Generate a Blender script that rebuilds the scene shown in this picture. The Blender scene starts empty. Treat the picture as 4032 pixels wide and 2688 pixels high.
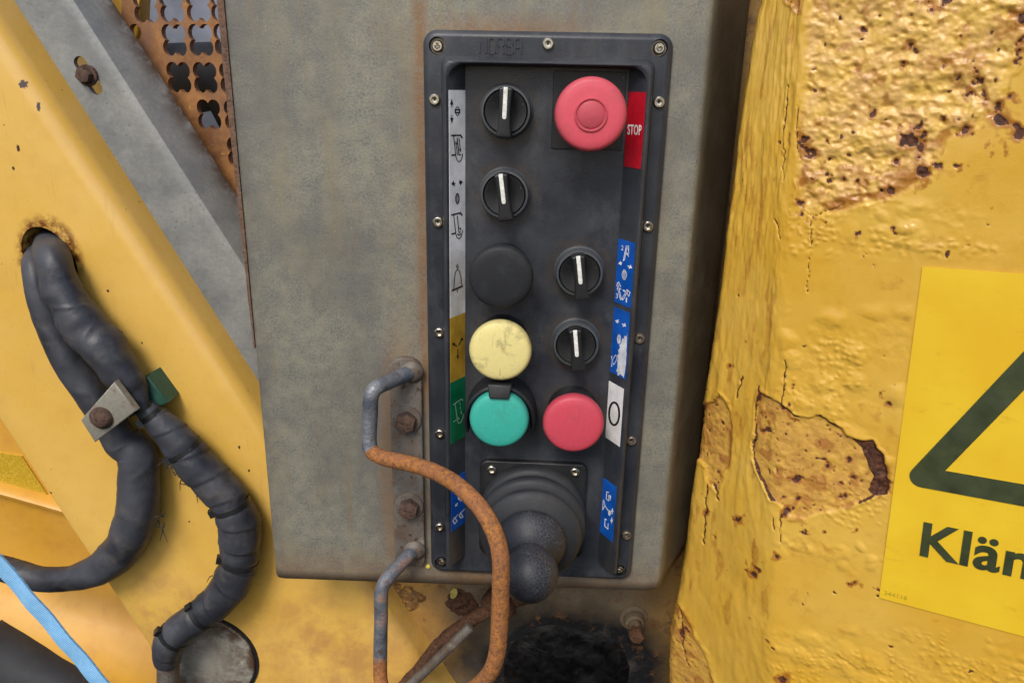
import bpy, bmesh, math, random
import numpy as np
from mathutils import Vector, Matrix

# ------------------------------------------------------------------ camera, world, sun, exposure
SC = bpy.context.scene
COL = SC.collection
F_PX, CU, CV = 3028.0, 2016.0, 1344.0            # focal length and centre of the photograph in its own pixels
CAM = np.array([0.0, -0.49, 0.0])
_x = np.array([75000., 2581., -3028.]); _x /= np.linalg.norm(_x)
_d = np.array([-191., 9103., 3028.]); _d -= _x * (_x @ _d); _d /= np.linalg.norm(_d)
ROT = np.array([_x, np.cross(_x, _d), -_d])       # world = ROT @ camera(right, down, forward)
cd = bpy.data.cameras.new('camera'); co = bpy.data.objects.new('camera', cd); COL.objects.link(co)
cd.sensor_width = 36.0; cd.lens = 36.0 * F_PX / 4032.0; cd.clip_start = 0.01; cd.clip_end = 50
_m = Matrix.Identity(4)
for i in range(3):
    _m[i][0] = ROT[i][0]; _m[i][1] = -ROT[i][1]; _m[i][2] = -ROT[i][2]; _m[i][3] = CAM[i]
co.matrix_world = _m
SC.camera = co

SUN_DIR = Vector((-0.20, -0.66, 0.76)).normalized()   # towards the sun: upper left, behind the camera
W = bpy.data.worlds.new('World'); SC.world = W; W.use_nodes = True
wn = W.node_tree; bg = wn.nodes['Background']
sky = wn.nodes.new('ShaderNodeTexSky'); sky.sky_type = 'NISHITA'; sky.sun_disc = False
sky.sun_elevation = math.asin(SUN_DIR.z); sky.sun_rotation = math.atan2(SUN_DIR.x, SUN_DIR.y)
sky.air_density = 1.0; sky.dust_density = 2.6; sky.ozone_density = 1.0
wn.links.new(sky.outputs[0], bg.inputs[0]); bg.inputs[1].default_value = 0.12
sl = bpy.data.lights.new('sun', 'SUN'); sl.energy = 1.5; sl.angle = math.radians(20); sl.color = (1.0, 0.95, 0.88)
so = bpy.data.objects.new('sun', sl); COL.objects.link(so)
so.rotation_euler = SUN_DIR.to_track_quat('Z', 'Y').to_euler()
SC.view_settings.view_transform = 'Standard'; SC.view_settings.look = 'None'
SC.view_settings.exposure = 0.38; SC.view_settings.gamma = 1.0; SC.view_settings.use_curve_mapping = False
SC.cycles.use_denoising = True
SC.cycles.max_bounces = 6

# ------------------------------------------------------------------ measuring helpers
def ray(u, v):
    return ROT @ np.array([(u - CU) / F_PX, (v - CV) / F_PX, 1.0])
def at(u, v, Y):
    """point of the plane y = Y that was measured at pixel (u, v) of the photograph"""
    d = ray(u, v); return CAM + d * ((Y - CAM[1]) / d[1])
def onplane(u, v, p0, n):
    d = ray(u, v); return CAM + d * (((np.array(p0) - CAM) @ np.array(n)) / (d @ np.array(n)))
def project(P):
    c = (P - CAM) @ ROT
    return CU + F_PX * c[:, 0] / c[:, 2], CV + F_PX * c[:, 1] / c[:, 2]

# ------------------------------------------------------------------ noise (numpy)
def _hash(ix, iy, iz, seed):
    h = (ix * 374761393 + iy * 668265263 + iz * 2147483647 + seed * 1274126177) & 0xFFFFFFFF
    h = ((h ^ (h >> 13)) * 1103515245) & 0xFFFFFFFF
    h = ((h ^ (h >> 16)) * 2246822519) & 0xFFFFFFFF
    return ((h ^ (h >> 15)) & 0xFFFFFF) / float(0xFFFFFF)
def vnoise(x, y, z=0.0, seed=0):
    x = np.asarray(x, float); y = np.asarray(y, float); z = np.zeros_like(x) + z
    ix, iy, iz = np.floor(x).astype(np.int64), np.floor(y).astype(np.int64), np.floor(z).astype(np.int64)
    fx, fy, fz = x - ix, y - iy, z - iz
    fx, fy, fz = [f * f * f * (f * (f * 6 - 15) + 10) for f in (fx, fy, fz)]
    r = 0
    for a in (0, 1):
        for b in (0, 1):
            for c in (0, 1):
                w = (fx if a else 1 - fx) * (fy if b else 1 - fy) * (fz if c else 1 - fz)
                r = r + w * _hash(ix + a, iy + b, iz + c, seed)
    return r * 2 - 1
def fbm(x, y, z=0.0, octv=4, seed=0):
    r = 0; a = 1.0; t = 0
    for o in range(octv):
        r = r + a * vnoise(np.asarray(x) * 2 ** o, np.asarray(y) * 2 ** o, np.asarray(z) * 2 ** o, seed + o * 17); t += a; a *= 0.5
    return r / t
def worley(x, y, seed=0):
    ix, iy = np.floor(x).astype(np.int64), np.floor(y).astype(np.int64)
    best = np.full(x.shape, 9.0); rid = np.zeros(x.shape)
    for a in (-1, 0, 1):
        for b in (-1, 0, 1):
            cx, cy = ix + a, iy + b
            px = cx + 0.15 + 0.7 * _hash(cx, cy, cx * 0, seed); py = cy + 0.15 + 0.7 * _hash(cx, cy, cx * 0 + 1, seed)
            d = np.hypot(x - px, y - py); m = d < best
            best = np.where(m, d, best); rid = np.where(m, _hash(cx, cy, cx * 0 + 2, seed), rid)
    return best, rid
def sstep(a, b, x):
    t = np.clip((x - a) / (b - a), 0, 1); return t * t * (3 - 2 * t)
def poly_sdf(u, v, poly):
    """signed distance (negative inside) of points to a polygon"""
    p = np.array(poly, float); n = len(p); d = np.full(u.shape, 1e9); ins = np.zeros(u.shape, bool)
    for i in range(n):
        a = p[i]; b = p[(i + 1) % n]; e = b - a
        t = np.clip(((u - a[0]) * e[0] + (v - a[1]) * e[1]) / (e @ e + 1e-9), 0, 1)
        d = np.minimum(d, np.hypot(u - a[0] - t * e[0], v - a[1] - t * e[1]))
        c = ((a[1] > v) != (b[1] > v)) & (u < (b[0] - a[0]) * (v - a[1]) / (b[1] - a[1] + 1e-12) + a[0])
        ins ^= c
    return np.where(ins, -d, d)
def line_dist(u, v, pl):
    d = np.full(u.shape, 1e9)
    for a, b in zip(pl[:-1], pl[1:]):
        a = np.array(a, float); e = np.array(b, float) - a
        t = np.clip(((u - a[0]) * e[0] + (v - a[1]) * e[1]) / (e @ e + 1e-9), 0, 1)
        d = np.minimum(d, np.hypot(u - a[0] - t * e[0], v - a[1] - t * e[1]))
    return d

# ------------------------------------------------------------------ materials
def srgb(r, g, b):
    f = lambda c: (c / 255 / 12.92) if c / 255 <= 0.04045 else ((c / 255 + 0.055) / 1.055) ** 2.4
    return (f(r), f(g), f(b), 1.0)
class Mat:
    def __init__(s, name):
        s.m = bpy.data.materials.new(name); s.m.use_nodes = True; s.t = s.m.node_tree
        s.b = s.t.nodes['Principled BSDF']
        s.tc = s.t.nodes.new('ShaderNodeTexCoord').outputs['Object']
    def _in(s, sock, v):
        if isinstance(v, bpy.types.NodeSocket): s.t.links.new(v, sock)
        else: sock.default_value = v
    def pos(s, sc=(1, 1, 1), loc=(0, 0, 0), rot=(0, 0, 0)):
        n = s.t.nodes.new('ShaderNodeMapping'); s.t.links.new(s.tc, n.inputs[0])
        n.inputs['Scale'].default_value = sc; n.inputs['Location'].default_value = loc; n.inputs['Rotation'].default_value = rot
        return n.outputs[0]
    def noise(s, scale, detail=4, rough=0.55, vec=None, dist=0.0):
        n = s.t.nodes.new('ShaderNodeTexNoise'); s._in(n.inputs['Vector'], vec or s.tc)
        n.inputs['Scale'].default_value = scale; n.inputs['Detail'].default_value = detail
        n.inputs['Roughness'].default_value = rough; n.inputs['Distortion'].default_value = dist
        return n.outputs[0]
    def vor(s, scale, feature='F1', vec=None, out='Distance', rnd=1.0):
        n = s.t.nodes.new('ShaderNodeTexVoronoi'); n.feature = feature; s._in(n.inputs['Vector'], vec or s.tc)
        n.inputs['Scale'].default_value = scale; n.inputs['Randomness'].default_value = rnd
        return n.outputs[out]
    def mr(s, f, a, b, c=0.0, d=1.0):
        n = s.t.nodes.new('ShaderNodeMapRange'); n.clamp = True
        for i, v in enumerate((f, a, b, c, d)): s._in(n.inputs[i], v)
        return n.outputs[0]
    def op(s, op, a, b=0.0):
        n = s.t.nodes.new('ShaderNodeMath'); n.operation = op; s._in(n.inputs[0], a); s._in(n.inputs[1], b)
        return n.outputs[0]
    def mul(s, a, b): return s.op('MULTIPLY', a, b)
    def add(s, a, b): return s.op('ADD', a, b)
    def mx(s, a, b): return s.op('MAXIMUM', a, b)
    def mix(s, f, a, b):
        n = s.t.nodes.new('ShaderNodeMix'); n.data_type = 'RGBA'
        s._in(n.inputs[0], f); s._in(n.inputs[6], a); s._in(n.inputs[7], b)
        return n.outputs[2]
    def attr(s, name):
        n = s.t.nodes.new('ShaderNodeAttribute'); n.attribute_name = name; return n.outputs['Fac']
    def xyz(s, i, vec=None):
        n = s.t.nodes.new('ShaderNodeSeparateXYZ'); s._in(n.inputs[0], vec or s.tc); return n.outputs[i]
    def dist(s, p, sc=(1, 1, 1)):
        n = s.t.nodes.new('ShaderNodeMapping'); n.vector_type = 'TEXTURE'; s.t.links.new(s.tc, n.inputs[0])
        n.inputs['Location'].default_value = p; n.inputs['Scale'].default_value = sc
        l = s.t.nodes.new('ShaderNodeVectorMath'); l.operation = 'LENGTH'; s.t.links.new(n.outputs[0], l.inputs[0])
        return l.outputs['Value']
    def bump(s, h, strength=0.5, dist=0.001, normal=None):
        n = s.t.nodes.new('ShaderNodeBump'); s._in(n.inputs['Height'], h)
        n.inputs['Strength'].default_value = strength; n.inputs['Distance'].default_value = dist
        if normal: s._in(n.inputs['Normal'], normal)
        return n.outputs[0]
    def out(s, color, rough=0.5, metal=0.0, spec=0.5, normal=None, coat=0.0):
        b = s.b
        s._in(b.inputs['Base Color'], color); s._in(b.inputs['Roughness'], rough); s._in(b.inputs['Metallic'], metal)
        s._in(b.inputs['Specular IOR Level'], spec)
        if coat: s._in(b.inputs['Coat Weight'], coat); b.inputs['Coat Roughness'].default_value = 0.15
        if normal: s._in(b.inputs['Normal'], normal)
        return s.m

def m_cabinet():
    k = Mat('weathered_grey_sheet')
    fine = k.noise(700, 3, 0.7); mid = k.noise(90, 5, 0.65); big = k.noise(14, 4, 0.6)
    streak = k.noise(1, 4, 0.6, k.pos((150, 150, 9)))
    c = k.mix(k.mr(fine, 0.3, 0.7), srgb(108, 107, 99), srgb(153, 151, 139))
    c = k.mix(k.mr(mid, 0.42, 0.64, 0, 0.65), c, srgb(154, 150, 128))
    c = k.mix(k.mr(big, 0.42, 0.60, 0, 0.6), c, srgb(106, 105, 102))
    c = k.mix(k.mr(k.noise(1, 5, 0.65, k.pos((28, 28, 7))), 0.50, 0.66, 0, 0.5), c, srgb(146, 138, 112))
    c = k.mix(k.mr(k.noise(26, 6, 0.7), 0.52, 0.68, 0, 0.3), c, srgb(128, 118, 100))
    c = k.mix(k.mr(streak, 0.58, 0.70, 0, 0.4), c, srgb(138, 116, 86))
    scr = k.mr(k.noise(1, 3, 0.5, k.pos((1500, 60, 60), rot=(0, 0.35, 0))), 0.70, 0.74, 0, 0.35)
    c = k.mix(scr, c, srgb(86, 84, 80))
    # brown run-off that has crept out round the bolted-on panel and the handle plate
    x, z = k.xyz(0), k.xyz(2)
    top = k.mul(k.mr(z, 0.0295, 0.043, 1, 0), k.mr(k.op('ABSOLUTE', k.add(x, 0.03)), 0.02, 0.065, 1, 0))
    side = k.mul(k.mr(k.op('ABSOLUTE', k.add(x, 0.080)), 0.001, 0.007, 1, 0), k.mr(z, -0.24, -0.20, 0, 1))
    plate = k.mr(k.dist((-0.098, 0, -0.27), (0.016, 1, 0.11)), 0.75, 1.25, 1, 0)
    low = k.mr(z, -0.357, -0.325, 1, 0)
    st = k.mul(k.mx(k.mx(top, side), k.mx(k.mul(plate, 0.7), k.mul(low, 0.75))), k.mr(k.noise(160, 4, 0.7), 0.3, 0.55, 0.35, 1))
    c = k.mix(k.mul(st, 0.8), c, srgb(138, 102, 68))
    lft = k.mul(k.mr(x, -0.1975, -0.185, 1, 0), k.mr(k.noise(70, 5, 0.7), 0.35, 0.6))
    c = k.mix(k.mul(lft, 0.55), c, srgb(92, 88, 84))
    sd = k.mul(k.mr(x, 0.090, 0.098), k.mr(k.noise(30, 5, 0.65), 0.2, 0.6, 0.6, 1))  # right side face: brown dirt, plus the post's shade painted into the colour
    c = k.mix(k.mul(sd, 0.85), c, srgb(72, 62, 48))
    spk = k.mr(k.vor(330), 0.0, 0.12, 1, 0)
    c = k.mix(k.mul(spk, k.mr(k.noise(60), 0.5, 0.62)), c, srgb(200, 200, 185))
    r = k.mr(mid, 0.3, 0.7, 0.42, 0.62)
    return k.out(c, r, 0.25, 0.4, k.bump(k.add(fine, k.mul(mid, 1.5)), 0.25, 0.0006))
def m_plastic(name, base=(40, 43, 49), lo=0.42, hi=0.62, dust=0.35, halos=None):
    k = Mat(name)
    n1 = k.noise(35, 5, 0.6); n2 = k.noise(900, 2, 0.5); n3 = k.noise(1, 5, 0.65, k.pos((70, 70, 16)))
    c = k.mix(k.mr(n1, 0.35, 0.7, 0, dust), srgb(*base), srgb(base[0] + 32, base[1] + 32, base[2] + 26))
    c = k.mix(k.mr(n3, 0.55, 0.75, 0, dust * 0.8), c, srgb(82, 76, 64))
    if halos:
        hm = None
        for (hx, hz) in halos:
            d_ = k.dist((hx, -0.006, hz), (1, 4, 1)); h_ = k.mul(k.mr(d_, 0.0155, 0.024, 1, 0), 1.0); hm = h_ if hm is None else k.mx(hm, h_)
        c = k.mix(k.mul(hm, k.mr(k.noise(140, 4, 0.6), 0.35, 0.62, 0.15, 0.75)), c, srgb(70, 58, 44))
        smear = k.mr(k.noise(1, 5, 0.7, k.pos((40, 40, 22))), 0.50, 0.66, 0, 0.45); c = k.mix(smear, c, srgb(84, 86, 90))
    spk = k.mul(k.mr(k.vor(190), 0.0, 0.07, 1, 0), k.mr(k.noise(40), 0.52, 0.62))
    c = k.mix(spk, c, srgb(150, 150, 145))
    return k.out(c, k.mr(n1, 0.3, 0.7, lo, hi), 0, 0.5, k.bump(n2, 0.22, 0.0004))
def m_simple(name, rgb, rough=0.5, metal=0.0, spec=0.5, var=0.12, scale=120, bump=0.1, dirt=None, dirt_amt=0.4):
    k = Mat(name); n = k.noise(scale, 5, 0.62)
    lo = srgb(*[max(0, c * (1 - var)) for c in rgb]); hi = srgb(*[min(255, c * (1 + var)) for c in rgb])
    c = k.mix(k.mr(n, 0.3, 0.7), lo, hi)
    if dirt:
        c = k.mix(k.mr(k.noise(scale * 0.45, 6, 0.7), 0.5, 0.72, 0, dirt_amt), c, srgb(*dirt))
    return k.out(c, k.mr(n, 0.3, 0.7, max(0.05, rough - 0.08), rough + 0.08), metal, spec, k.bump(k.noise(scale * 6, 3), bump, 0.0004))
def m_button(name, rgb, scuff, amt, rough=0.48):
    k = Mat(name); n = k.noise(60, 6, 0.68, dist=0.4); f = k.noise(420, 3, 0.6)
    c = k.mix(k.mr(f, 0.3, 0.7, 0, 0.22), srgb(*rgb), srgb(*[min(255, v * 1.13 + 6) for v in rgb]))
    c = k.mix(k.mr(n, 0.50, 0.66, 0, amt), c, srgb(*scuff))
    c = k.mix(k.mr(k.noise(1, 4, 0.6, k.pos((420, 420, 60), rot=(0, 0.6, 0))), 0.64, 0.72, 0, amt * 0.6), c, srgb(*[v * 0.8 for v in scuff]))
    c = k.mix(k.mul(k.mr(k.dist((0, -0.028, 0)), 0.0165, 0.0205), 0.30), c, srgb(*[v * 0.62 for v in scuff]))
    spot = k.mul(k.mr(k.vor(150), 0.0, 0.10, 1, 0), k.mr(k.noise(45), 0.52, 0.6))
    c = k.mix(k.mul(spot, 0.7), c, srgb(*[v * 0.35 for v in scuff]))
    return k.out(c, k.mr(n, 0.3, 0.7, rough - 0.06, rough + 0.14), 0, 0.45, k.bump(f, 0.16, 0.0003))
def m_yellow(name, pal=(232, 178, 62), stain=0.35, gloss=0.32, spots=True):
    k = Mat(name); big = k.noise(9, 4, 0.6); mid = k.noise(60, 5, 0.65); fine = k.noise(600, 3)
    c = k.mix(k.mr(big, 0.35, 0.68), srgb(*pal), srgb(min(255, pal[0] + 8), pal[1] + 10, pal[2] + 22))
    c = k.mix(k.mr(mid, 0.5, 0.75, 0, stain), c, srgb(190, 130, 62))
    if spots:
        sp = k.mul(k.mr(k.vor(75), 0.0, 0.07, 1, 0), k.mr(k.noise(25), 0.50, 0.60))
        c = k.mix(sp, c, srgb(92, 52, 24))
    return k, c, k.mr(mid, 0.3, 0.7, gloss, gloss + 0.16), k.bump(k.add(k.mul(mid, 2.0), k.mul(fine, 0.5)), 0.12, 0.0008)
def m_rust(name, a=(108, 62, 34), b=(176, 108, 48), scale=260, pit=(74, 48, 40), tone=(150, 86, 52)):
    k = Mat(name); n = k.noise(scale, 5, 0.7); n2 = k.noise(scale * 0.18, 4, 0.6); v = k.vor(scale * 1.8)
    c = k.mix(k.mr(n, 0.35, 0.65), srgb(*a), srgb(*b))
    c = k.mix(k.mr(n2, 0.45, 0.7, 0, 0.5), c, srgb(*tone))
    c = k.mix(k.mr(k.mul(v, n), 0.08, 0.16, 0.85, 0), c, srgb(*pit))
    return k.out(c, 0.85, 0, 0.25, k.bump(k.add(n, k.mul(v, 0.7)), 0.55, 0.0009))
def m_steel(name, rgb=(190, 184, 170), rough=0.32, metal=1.0, rust=0.0):
    k = Mat(name); n = k.noise(300, 4, 0.65)
    c = k.mix(k.mr(n, 0.3, 0.7), srgb(*[v * 0.88 for v in rgb]), srgb(*rgb))
    rm = k.mr(k.noise(140, 6, 0.72), 0.62 - rust * 0.4, 0.78 - rust * 0.35)
    c = k.mix(rm, c, srgb(112, 86, 64))
    me = k.mul(k.op('SUBTRACT', 1.0, rm), metal)
    return k.out(c, k.mr(rm, 0, 1, rough, 0.8), me, 0.5, k.bump(n, 0.2, 0.0004))

MT = {}
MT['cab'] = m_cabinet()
MT['plastic'] = m_plastic('black_moulded_plastic', (43, 46, 54), 0.30, 0.50, 0.4, [(-0.0268, -0.0148), (-0.0268, -0.0637), (0.0215, -0.1117), (0.0215, -0.1592), (-0.0268, -0.1592), (0.0215, -0.2074)])
MT['plastic2'] = m_plastic('black_knob_plastic', (28, 29, 32), 0.34, 0.5, 0.2)
MT['bezel'] = m_plastic('grey_worn_bezel', (66, 70, 74), 0.4, 0.55, 0.25)
MT['rubber'] = m_plastic('matt_black_rubber', (36, 38, 43), 0.55, 0.75, 0.3)
MT['estop'] = m_button('faded_pink_red_cap', (216, 84, 98), (178, 84, 88), 0.4)
MT['red'] = m_button('faded_red_cap', (202, 72, 88), (166, 74, 82), 0.35)
MT['yellow_btn'] = m_button('faded_cream_yellow_cap', (230, 214, 142), (150, 138, 92), 0.75)
MT['green_btn'] = m_button('faded_teal_cap', (58, 172, 154), (72, 138, 124), 0.4)
MT['black_btn'] = m_button('black_rubber_cap', (30, 32, 36), (62, 64, 66), 0.35, 0.6)
MT['white_mark'] = m_simple('white_pointer_paint', (232, 230, 220), 0.5, dirt=(120, 116, 100), dirt_amt=0.5, scale=300)
MT['stainless'] = m_steel('stainless_screw', (205, 198, 182), 0.28)
MT['stainless_dull'] = m_steel('dull_screw', (150, 140, 126), 0.45, 0.9, 0.3)
MT['dark_hole'] = m_simple('dark_recess', (14, 14, 15), 0.8, var=0.2)
MT['label_white'] = m_simple('silver_white_label', (238, 239, 238), 0.32, 0.0, dirt=(150, 138, 110), dirt_amt=0.45, scale=60, bump=0.05)
MT['label_yellow'] = m_simple('ochre_label', (196, 156, 52), 0.42, 0.2, dirt=(120, 92, 36), dirt_amt=0.35, scale=80, bump=0.05)
MT['label_green'] = m_simple('green_label', (4, 112, 72), 0.42, 0.1, dirt=(10, 60, 44), dirt_amt=0.4, scale=80, bump=0.05)
MT['label_blue'] = m_simple('blue_label', (12, 84, 178), 0.42, dirt=(16, 52, 110), dirt_amt=0.3, scale=80, bump=0.05)
MT['label_red'] = m_simple('red_label', (206, 28, 48), 0.3, 0.2, dirt=(120, 22, 46), dirt_amt=0.3, scale=40, bump=0.05)
MT['label_bare'] = m_simple('worn_bare_label', (216, 220, 226), 0.5, dirt=(168, 176, 190), dirt_amt=0.5, scale=150, bump=0.1)
MT['print_black'] = m_simple('black_print', (18, 18, 20), 0.5)
MT['print_white'] = m_simple('white_print', (226, 228, 230), 0.5)
MT['print_pale'] = m_simple('pale_green_print', (150, 190, 165), 0.5)
MT['print_green'] = m_simple('faded_dark_green_print', (58, 66, 42), 0.45, dirt=(96, 100, 48), dirt_amt=0.4, scale=70, bump=0.05)
MT['print_number'] = m_simple('faint_number_print', (176, 160, 40), 0.5)
MT['rust'] = m_rust('orange_rust')
MT['rust_dark'] = m_rust('dark_rust', (58, 42, 34), (104, 72, 50), pit=(40, 30, 28), tone=(96, 66, 46))
MT['lip'] = m_rust('brown_edge', (92, 72, 60), (126, 100, 82), 200, (70, 58, 52), (120, 92, 74))
k = Mat('rust_stained_plate'); n = k.noise(65, 6, 0.72); n2 = k.noise(260, 4, 0.7)
c = k.mix(k.mr(n2, 0.3, 0.7), srgb(96, 92, 86), srgb(132, 127, 118)); c = k.mix(k.mr(n, 0.44, 0.58, 0, 0.75), c, srgb(98, 76, 60)); c = k.mix(k.mr(n2, 0.60, 0.68), c, srgb(62, 50, 44)); c = k.mix(k.mr(k.noise(40, 5), 0.60, 0.70, 0, 0.6), c, srgb(160, 154, 142))
MT['plate'] = k.out(c, 0.6, 0.2, 0.4, k.bump(n2, 0.35, 0.0007))
MT['bolt'] = m_rust('rusty_bolt', (62, 50, 44), (100, 78, 66), 200, (46, 38, 36), (106, 82, 68))
MT['galv'] = None
def m_galv(name, a, b, spots=0.6):
    k = Mat(name); n = k.noise(45, 5, 0.62); f = k.noise(420, 3, 0.6); v = k.vor(210)
    c = k.mix(k.mr(n, 0.32, 0.68), srgb(*a), srgb(*b))
    c = k.mix(k.mr(f, 0.35, 0.65, 0, 0.25), c, srgb(*[x * 0.8 for x in a]))
    sp = k.mul(k.mr(v, 0.05, 0.16, 1, 0), k.mr(k.noise(22, 3), 0.47, 0.60))
    c = k.mix(k.mul(sp, spots), c, srgb(96, 76, 60))
    ed = k.mul(k.attr('edge'), k.mr(k.noise(70, 6, 0.7), 0.36, 0.55))
    c = k.mix(ed, c, srgb(92, 70, 54))
    return k.out(c, k.mr(n, 0.3, 0.7, 0.42, 0.6), 0.35, 0.45, k.bump(k.add(f, k.mul(v, 0.5)), 0.2, 0.0006))
MT['galv'] = m_galv('galvanised_steel', (134, 135, 132), (162, 161, 154), 0.7)
MT['disc'] = m_galv('zinc_disc', (166, 162, 150), (190, 186, 172), 0.8)
MT['strap'] = None
k, c, r, nb = m_yellow('yellow_arm_paint', (228, 182, 80), 0.16, 0.24)
H0 = at(196, 1015, .06)
ring = k.mr(k.dist((H0[0], .06, H0[2]), (0.0215, 0.2, 0.0275)), 1.0, 1.28, 1, 0)
c = k.mix(k.mul(ring, k.mr(k.noise(120, 5, 0.7), 0.38, 0.58)), c, srgb(118, 66, 24))
for (cu_, cv_, rx_, rz_) in ((88, 333, .0030, .0032), (148, 421, .0014, .0034), (72, 585, .0013, .0028), (53, 664, .0011, .0014), (12, 36, .0014, .0012), (205, 960, .0016, .0012), (425, 1145, .0010, .0014), (560, 1350, .0008, .0010), (942, 1760, .0010, .0016), (980, 1852, .0010, .0014), (200, 1940, .0012, .0010), (745, 2052, .0009, .0012)):
    q_ = at(cu_, cv_, .06); c = k.mix(k.mr(k.add(k.dist((q_[0], .06, q_[2]), (rx_, .05, rz_)), k.mul(k.op('SUBTRACT', k.noise(700, 3), 0.5), 1.6)), 0.75, 1.0, 1, 0), c, srgb(66, 40, 30))
dp = at(1330, 2560, .06); dm_ = k.mul(k.mr(k.dist((dp[0], .06, dp[2]), (0.13, 1, 0.10)), 0.2, 1.1, 1, 0), k.mr(k.noise(38, 6, 0.7), 0.38, 0.62))
c = k.mix(k.mul(dm_, 0.6), c, srgb(176, 122, 84))
dp = at(640, 2420, .06); dm_ = k.mul(k.mr(k.dist((dp[0], .06, dp[2]), (0.05, 1, 0.09)), 0.2, 1.1, 1, 0), k.mr(k.noise(52, 6, 0.72), 0.45, 0.62))
c = k.mix(k.mul(dm_, 0.5), c, srgb(186, 134, 92))
c = k.mix(k.mul(k.mr(k.noise(1, 5, 0.7, k.pos((140, 140, 18))), 0.60, 0.72), 0.18), c, srgb(150, 112, 70))
nb = k.bump(k.noise(7, 3), 0.35, 0.006, nb)
MT['arm'] = k.out(c, r, 0, 0.5, nb, 0.6)
k, c, r, nb = m_yellow('orange_yellow_paint', (212, 158, 54), 0.45, 0.3)
MT['orange_paint'] = k.out(c, r, 0, 0.45, nb)
k, c, r, nb = m_yellow('yellow_paint', (216, 170, 62), 0.3, 0.34)
MT['yellow_plain'] = k.out(c, r, 0, 0.5, nb)
# rear wall: yellow paint buried under grey-brown road dirt and rust blooms
k, c, r, nb = m_yellow('dirty_yellow_wall', (206, 152, 64), 0.5, 0.45)
x, z = k.xyz(0), k.xyz(2)
dirt = k.mr(k.add(x, k.mul(k.op('SUBTRACT', k.noise(16, 5, 0.65), 0.5), 0.10)), -0.135, -0.06)
c = k.mix(k.mul(dirt, 0.95), c, k.mix(k.mr(k.noise(40, 6, 0.7), 0.35, 0.65), srgb(88, 80, 68), srgb(124, 112, 92)))
warm = k.mr(k.add(x, k.mul(k.noise(12), 0.05)), 0.105, 0.15)
c = k.mix(k.mul(warm, 0.8), c, srgb(150, 116, 58))
gp = at(2240, 2640, .083)
gd = k.add(k.dist((gp[0], .085, gp[2]), (0.105, 1, 0.072)), k.mul(k.op('SUBTRACT', k.noise(26, 4, 0.55), 0.5), 0.40))
c = k.mix(k.mr(gd, 0.72, 1.1, 1, 0), c, srgb(22, 23, 26))
c = k.mix(k.mul(k.mr(k.noise(48, 6, 0.75), 0.55, 0.66), dirt), c, srgb(108, 76, 46))
c = k.mix(k.mr(k.noise(30, 6, 0.75), 0.56, 0.66, 0, 0.8), c, srgb(66, 62, 58))
c = k.mix(k.mul(k.mr(k.vor(120), 0.05, 0.14, 1, 0), k.mr(k.noise(35), 0.5, 0.6)), c, srgb(74, 46, 28))
MT['wall'] = k.out(c, 0.55, 0, 0.4, k.bump(k.noise(70, 6, 0.7), 0.45, 0.003))
k = Mat('black_grease'); n = k.noise(70, 6, 0.7, dist=1.2)
MT['grease'] = k.out(k.mix(k.mr(n, 0.4, 0.75, 0, 0.55), srgb(10, 10, 12), srgb(30, 30, 31)), k.mr(n, 0.3, 0.7, 0.25, 0.55), 0, 0.4, k.bump(k.noise(45, 4, 0.55, dist=0.8), 0.4, 0.004))
k = Mat('rusty_orange_sheet'); n = k.noise(55, 6, 0.7); n2 = k.noise(1, 4, 0.6, k.pos((90, 90, 14)))
c = k.mix(k.mr(n, 0.35, 0.68), srgb(118, 78, 46), srgb(176, 124, 72))
c = k.mix(k.mr(n2, 0.48, 0.7, 0, 0.6), c, srgb(122, 92, 78))
c = k.mix(k.mr(k.noise(130, 5, 0.75), 0.62, 0.68), c, srgb(226, 176, 72))
MT['sheet'] = k.out(c, 0.55, 0, 0.4, k.bump(n, 0.3, 0.001))
k = Mat('cable_sleeve'); n = k.noise(26, 5, 0.6); f = k.noise(380, 3, 0.6)
c = k.mix(k.mr(n, 0.35, 0.7), srgb(44, 46, 53), srgb(70, 72, 79))
c = k.mix(k.mr(k.noise(55, 5, 0.7), 0.52, 0.72, 0, 0.55), c, srgb(98, 92, 84))
MT['cable'] = k.out(c, k.mr(n, 0.3, 0.7, 0.38, 0.6), 0, 0.5, k.bump(k.add(k.noise(40, 3, 0.5, dist=1.0), k.mul(f, 0.2)), 0.3, 0.002))
k = Mat('blue_webbing'); wv = k.t.nodes.new('ShaderNodeTexWave'); k.t.links.new(k.pos(), wv.inputs[0]); wv.inputs['Scale'].default_value = 260; wv.bands_direction = 'DIAGONAL'
n = k.noise(200, 4)
MT['strap'] = k.out(k.mix(k.mr(k.add(k.mul(wv.outputs['Fac'], 0.6), k.mul(n, 0.6)), 0.3, 0.9), srgb(112, 176, 226), srgb(156, 208, 246)), 0.7, 0, 0.3, k.bump(wv.outputs['Fac'], 0.4, 0.0006))
k = Mat('honeycomb_reflective_tape'); e = k.vor(420, 'DISTANCE_TO_EDGE', rnd=0.2)
MT['tape'] = k.out(k.mix(k.mr(e, 0.04, 0.14), srgb(204, 172, 60), srgb(186, 150, 30)), 0.35, 0, 0.6, k.bump(e, 0.4, 0.0008))
k = Mat('flaking_paint_scab'); n = k.noise(230, 5, 0.75); n2 = k.noise(90, 5, 0.7)
c = k.mix(k.mr(n2, 0.40, 0.60), srgb(112, 80, 50), srgb(150, 112, 70)); c = k.mix(k.mr(n, 0.54, 0.60), c, srgb(214, 158, 58)); c = k.mix(k.mr(n, 0.34, 0.42, 1, 0), c, srgb(60, 46, 36))
MT['scab'] = k.out(c, 0.75, 0, 0.3, k.bump(n, 0.8, 0.0015))
MT['seed'] = m_simple('yellow_seed', (206, 186, 74), 0.6)
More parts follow.
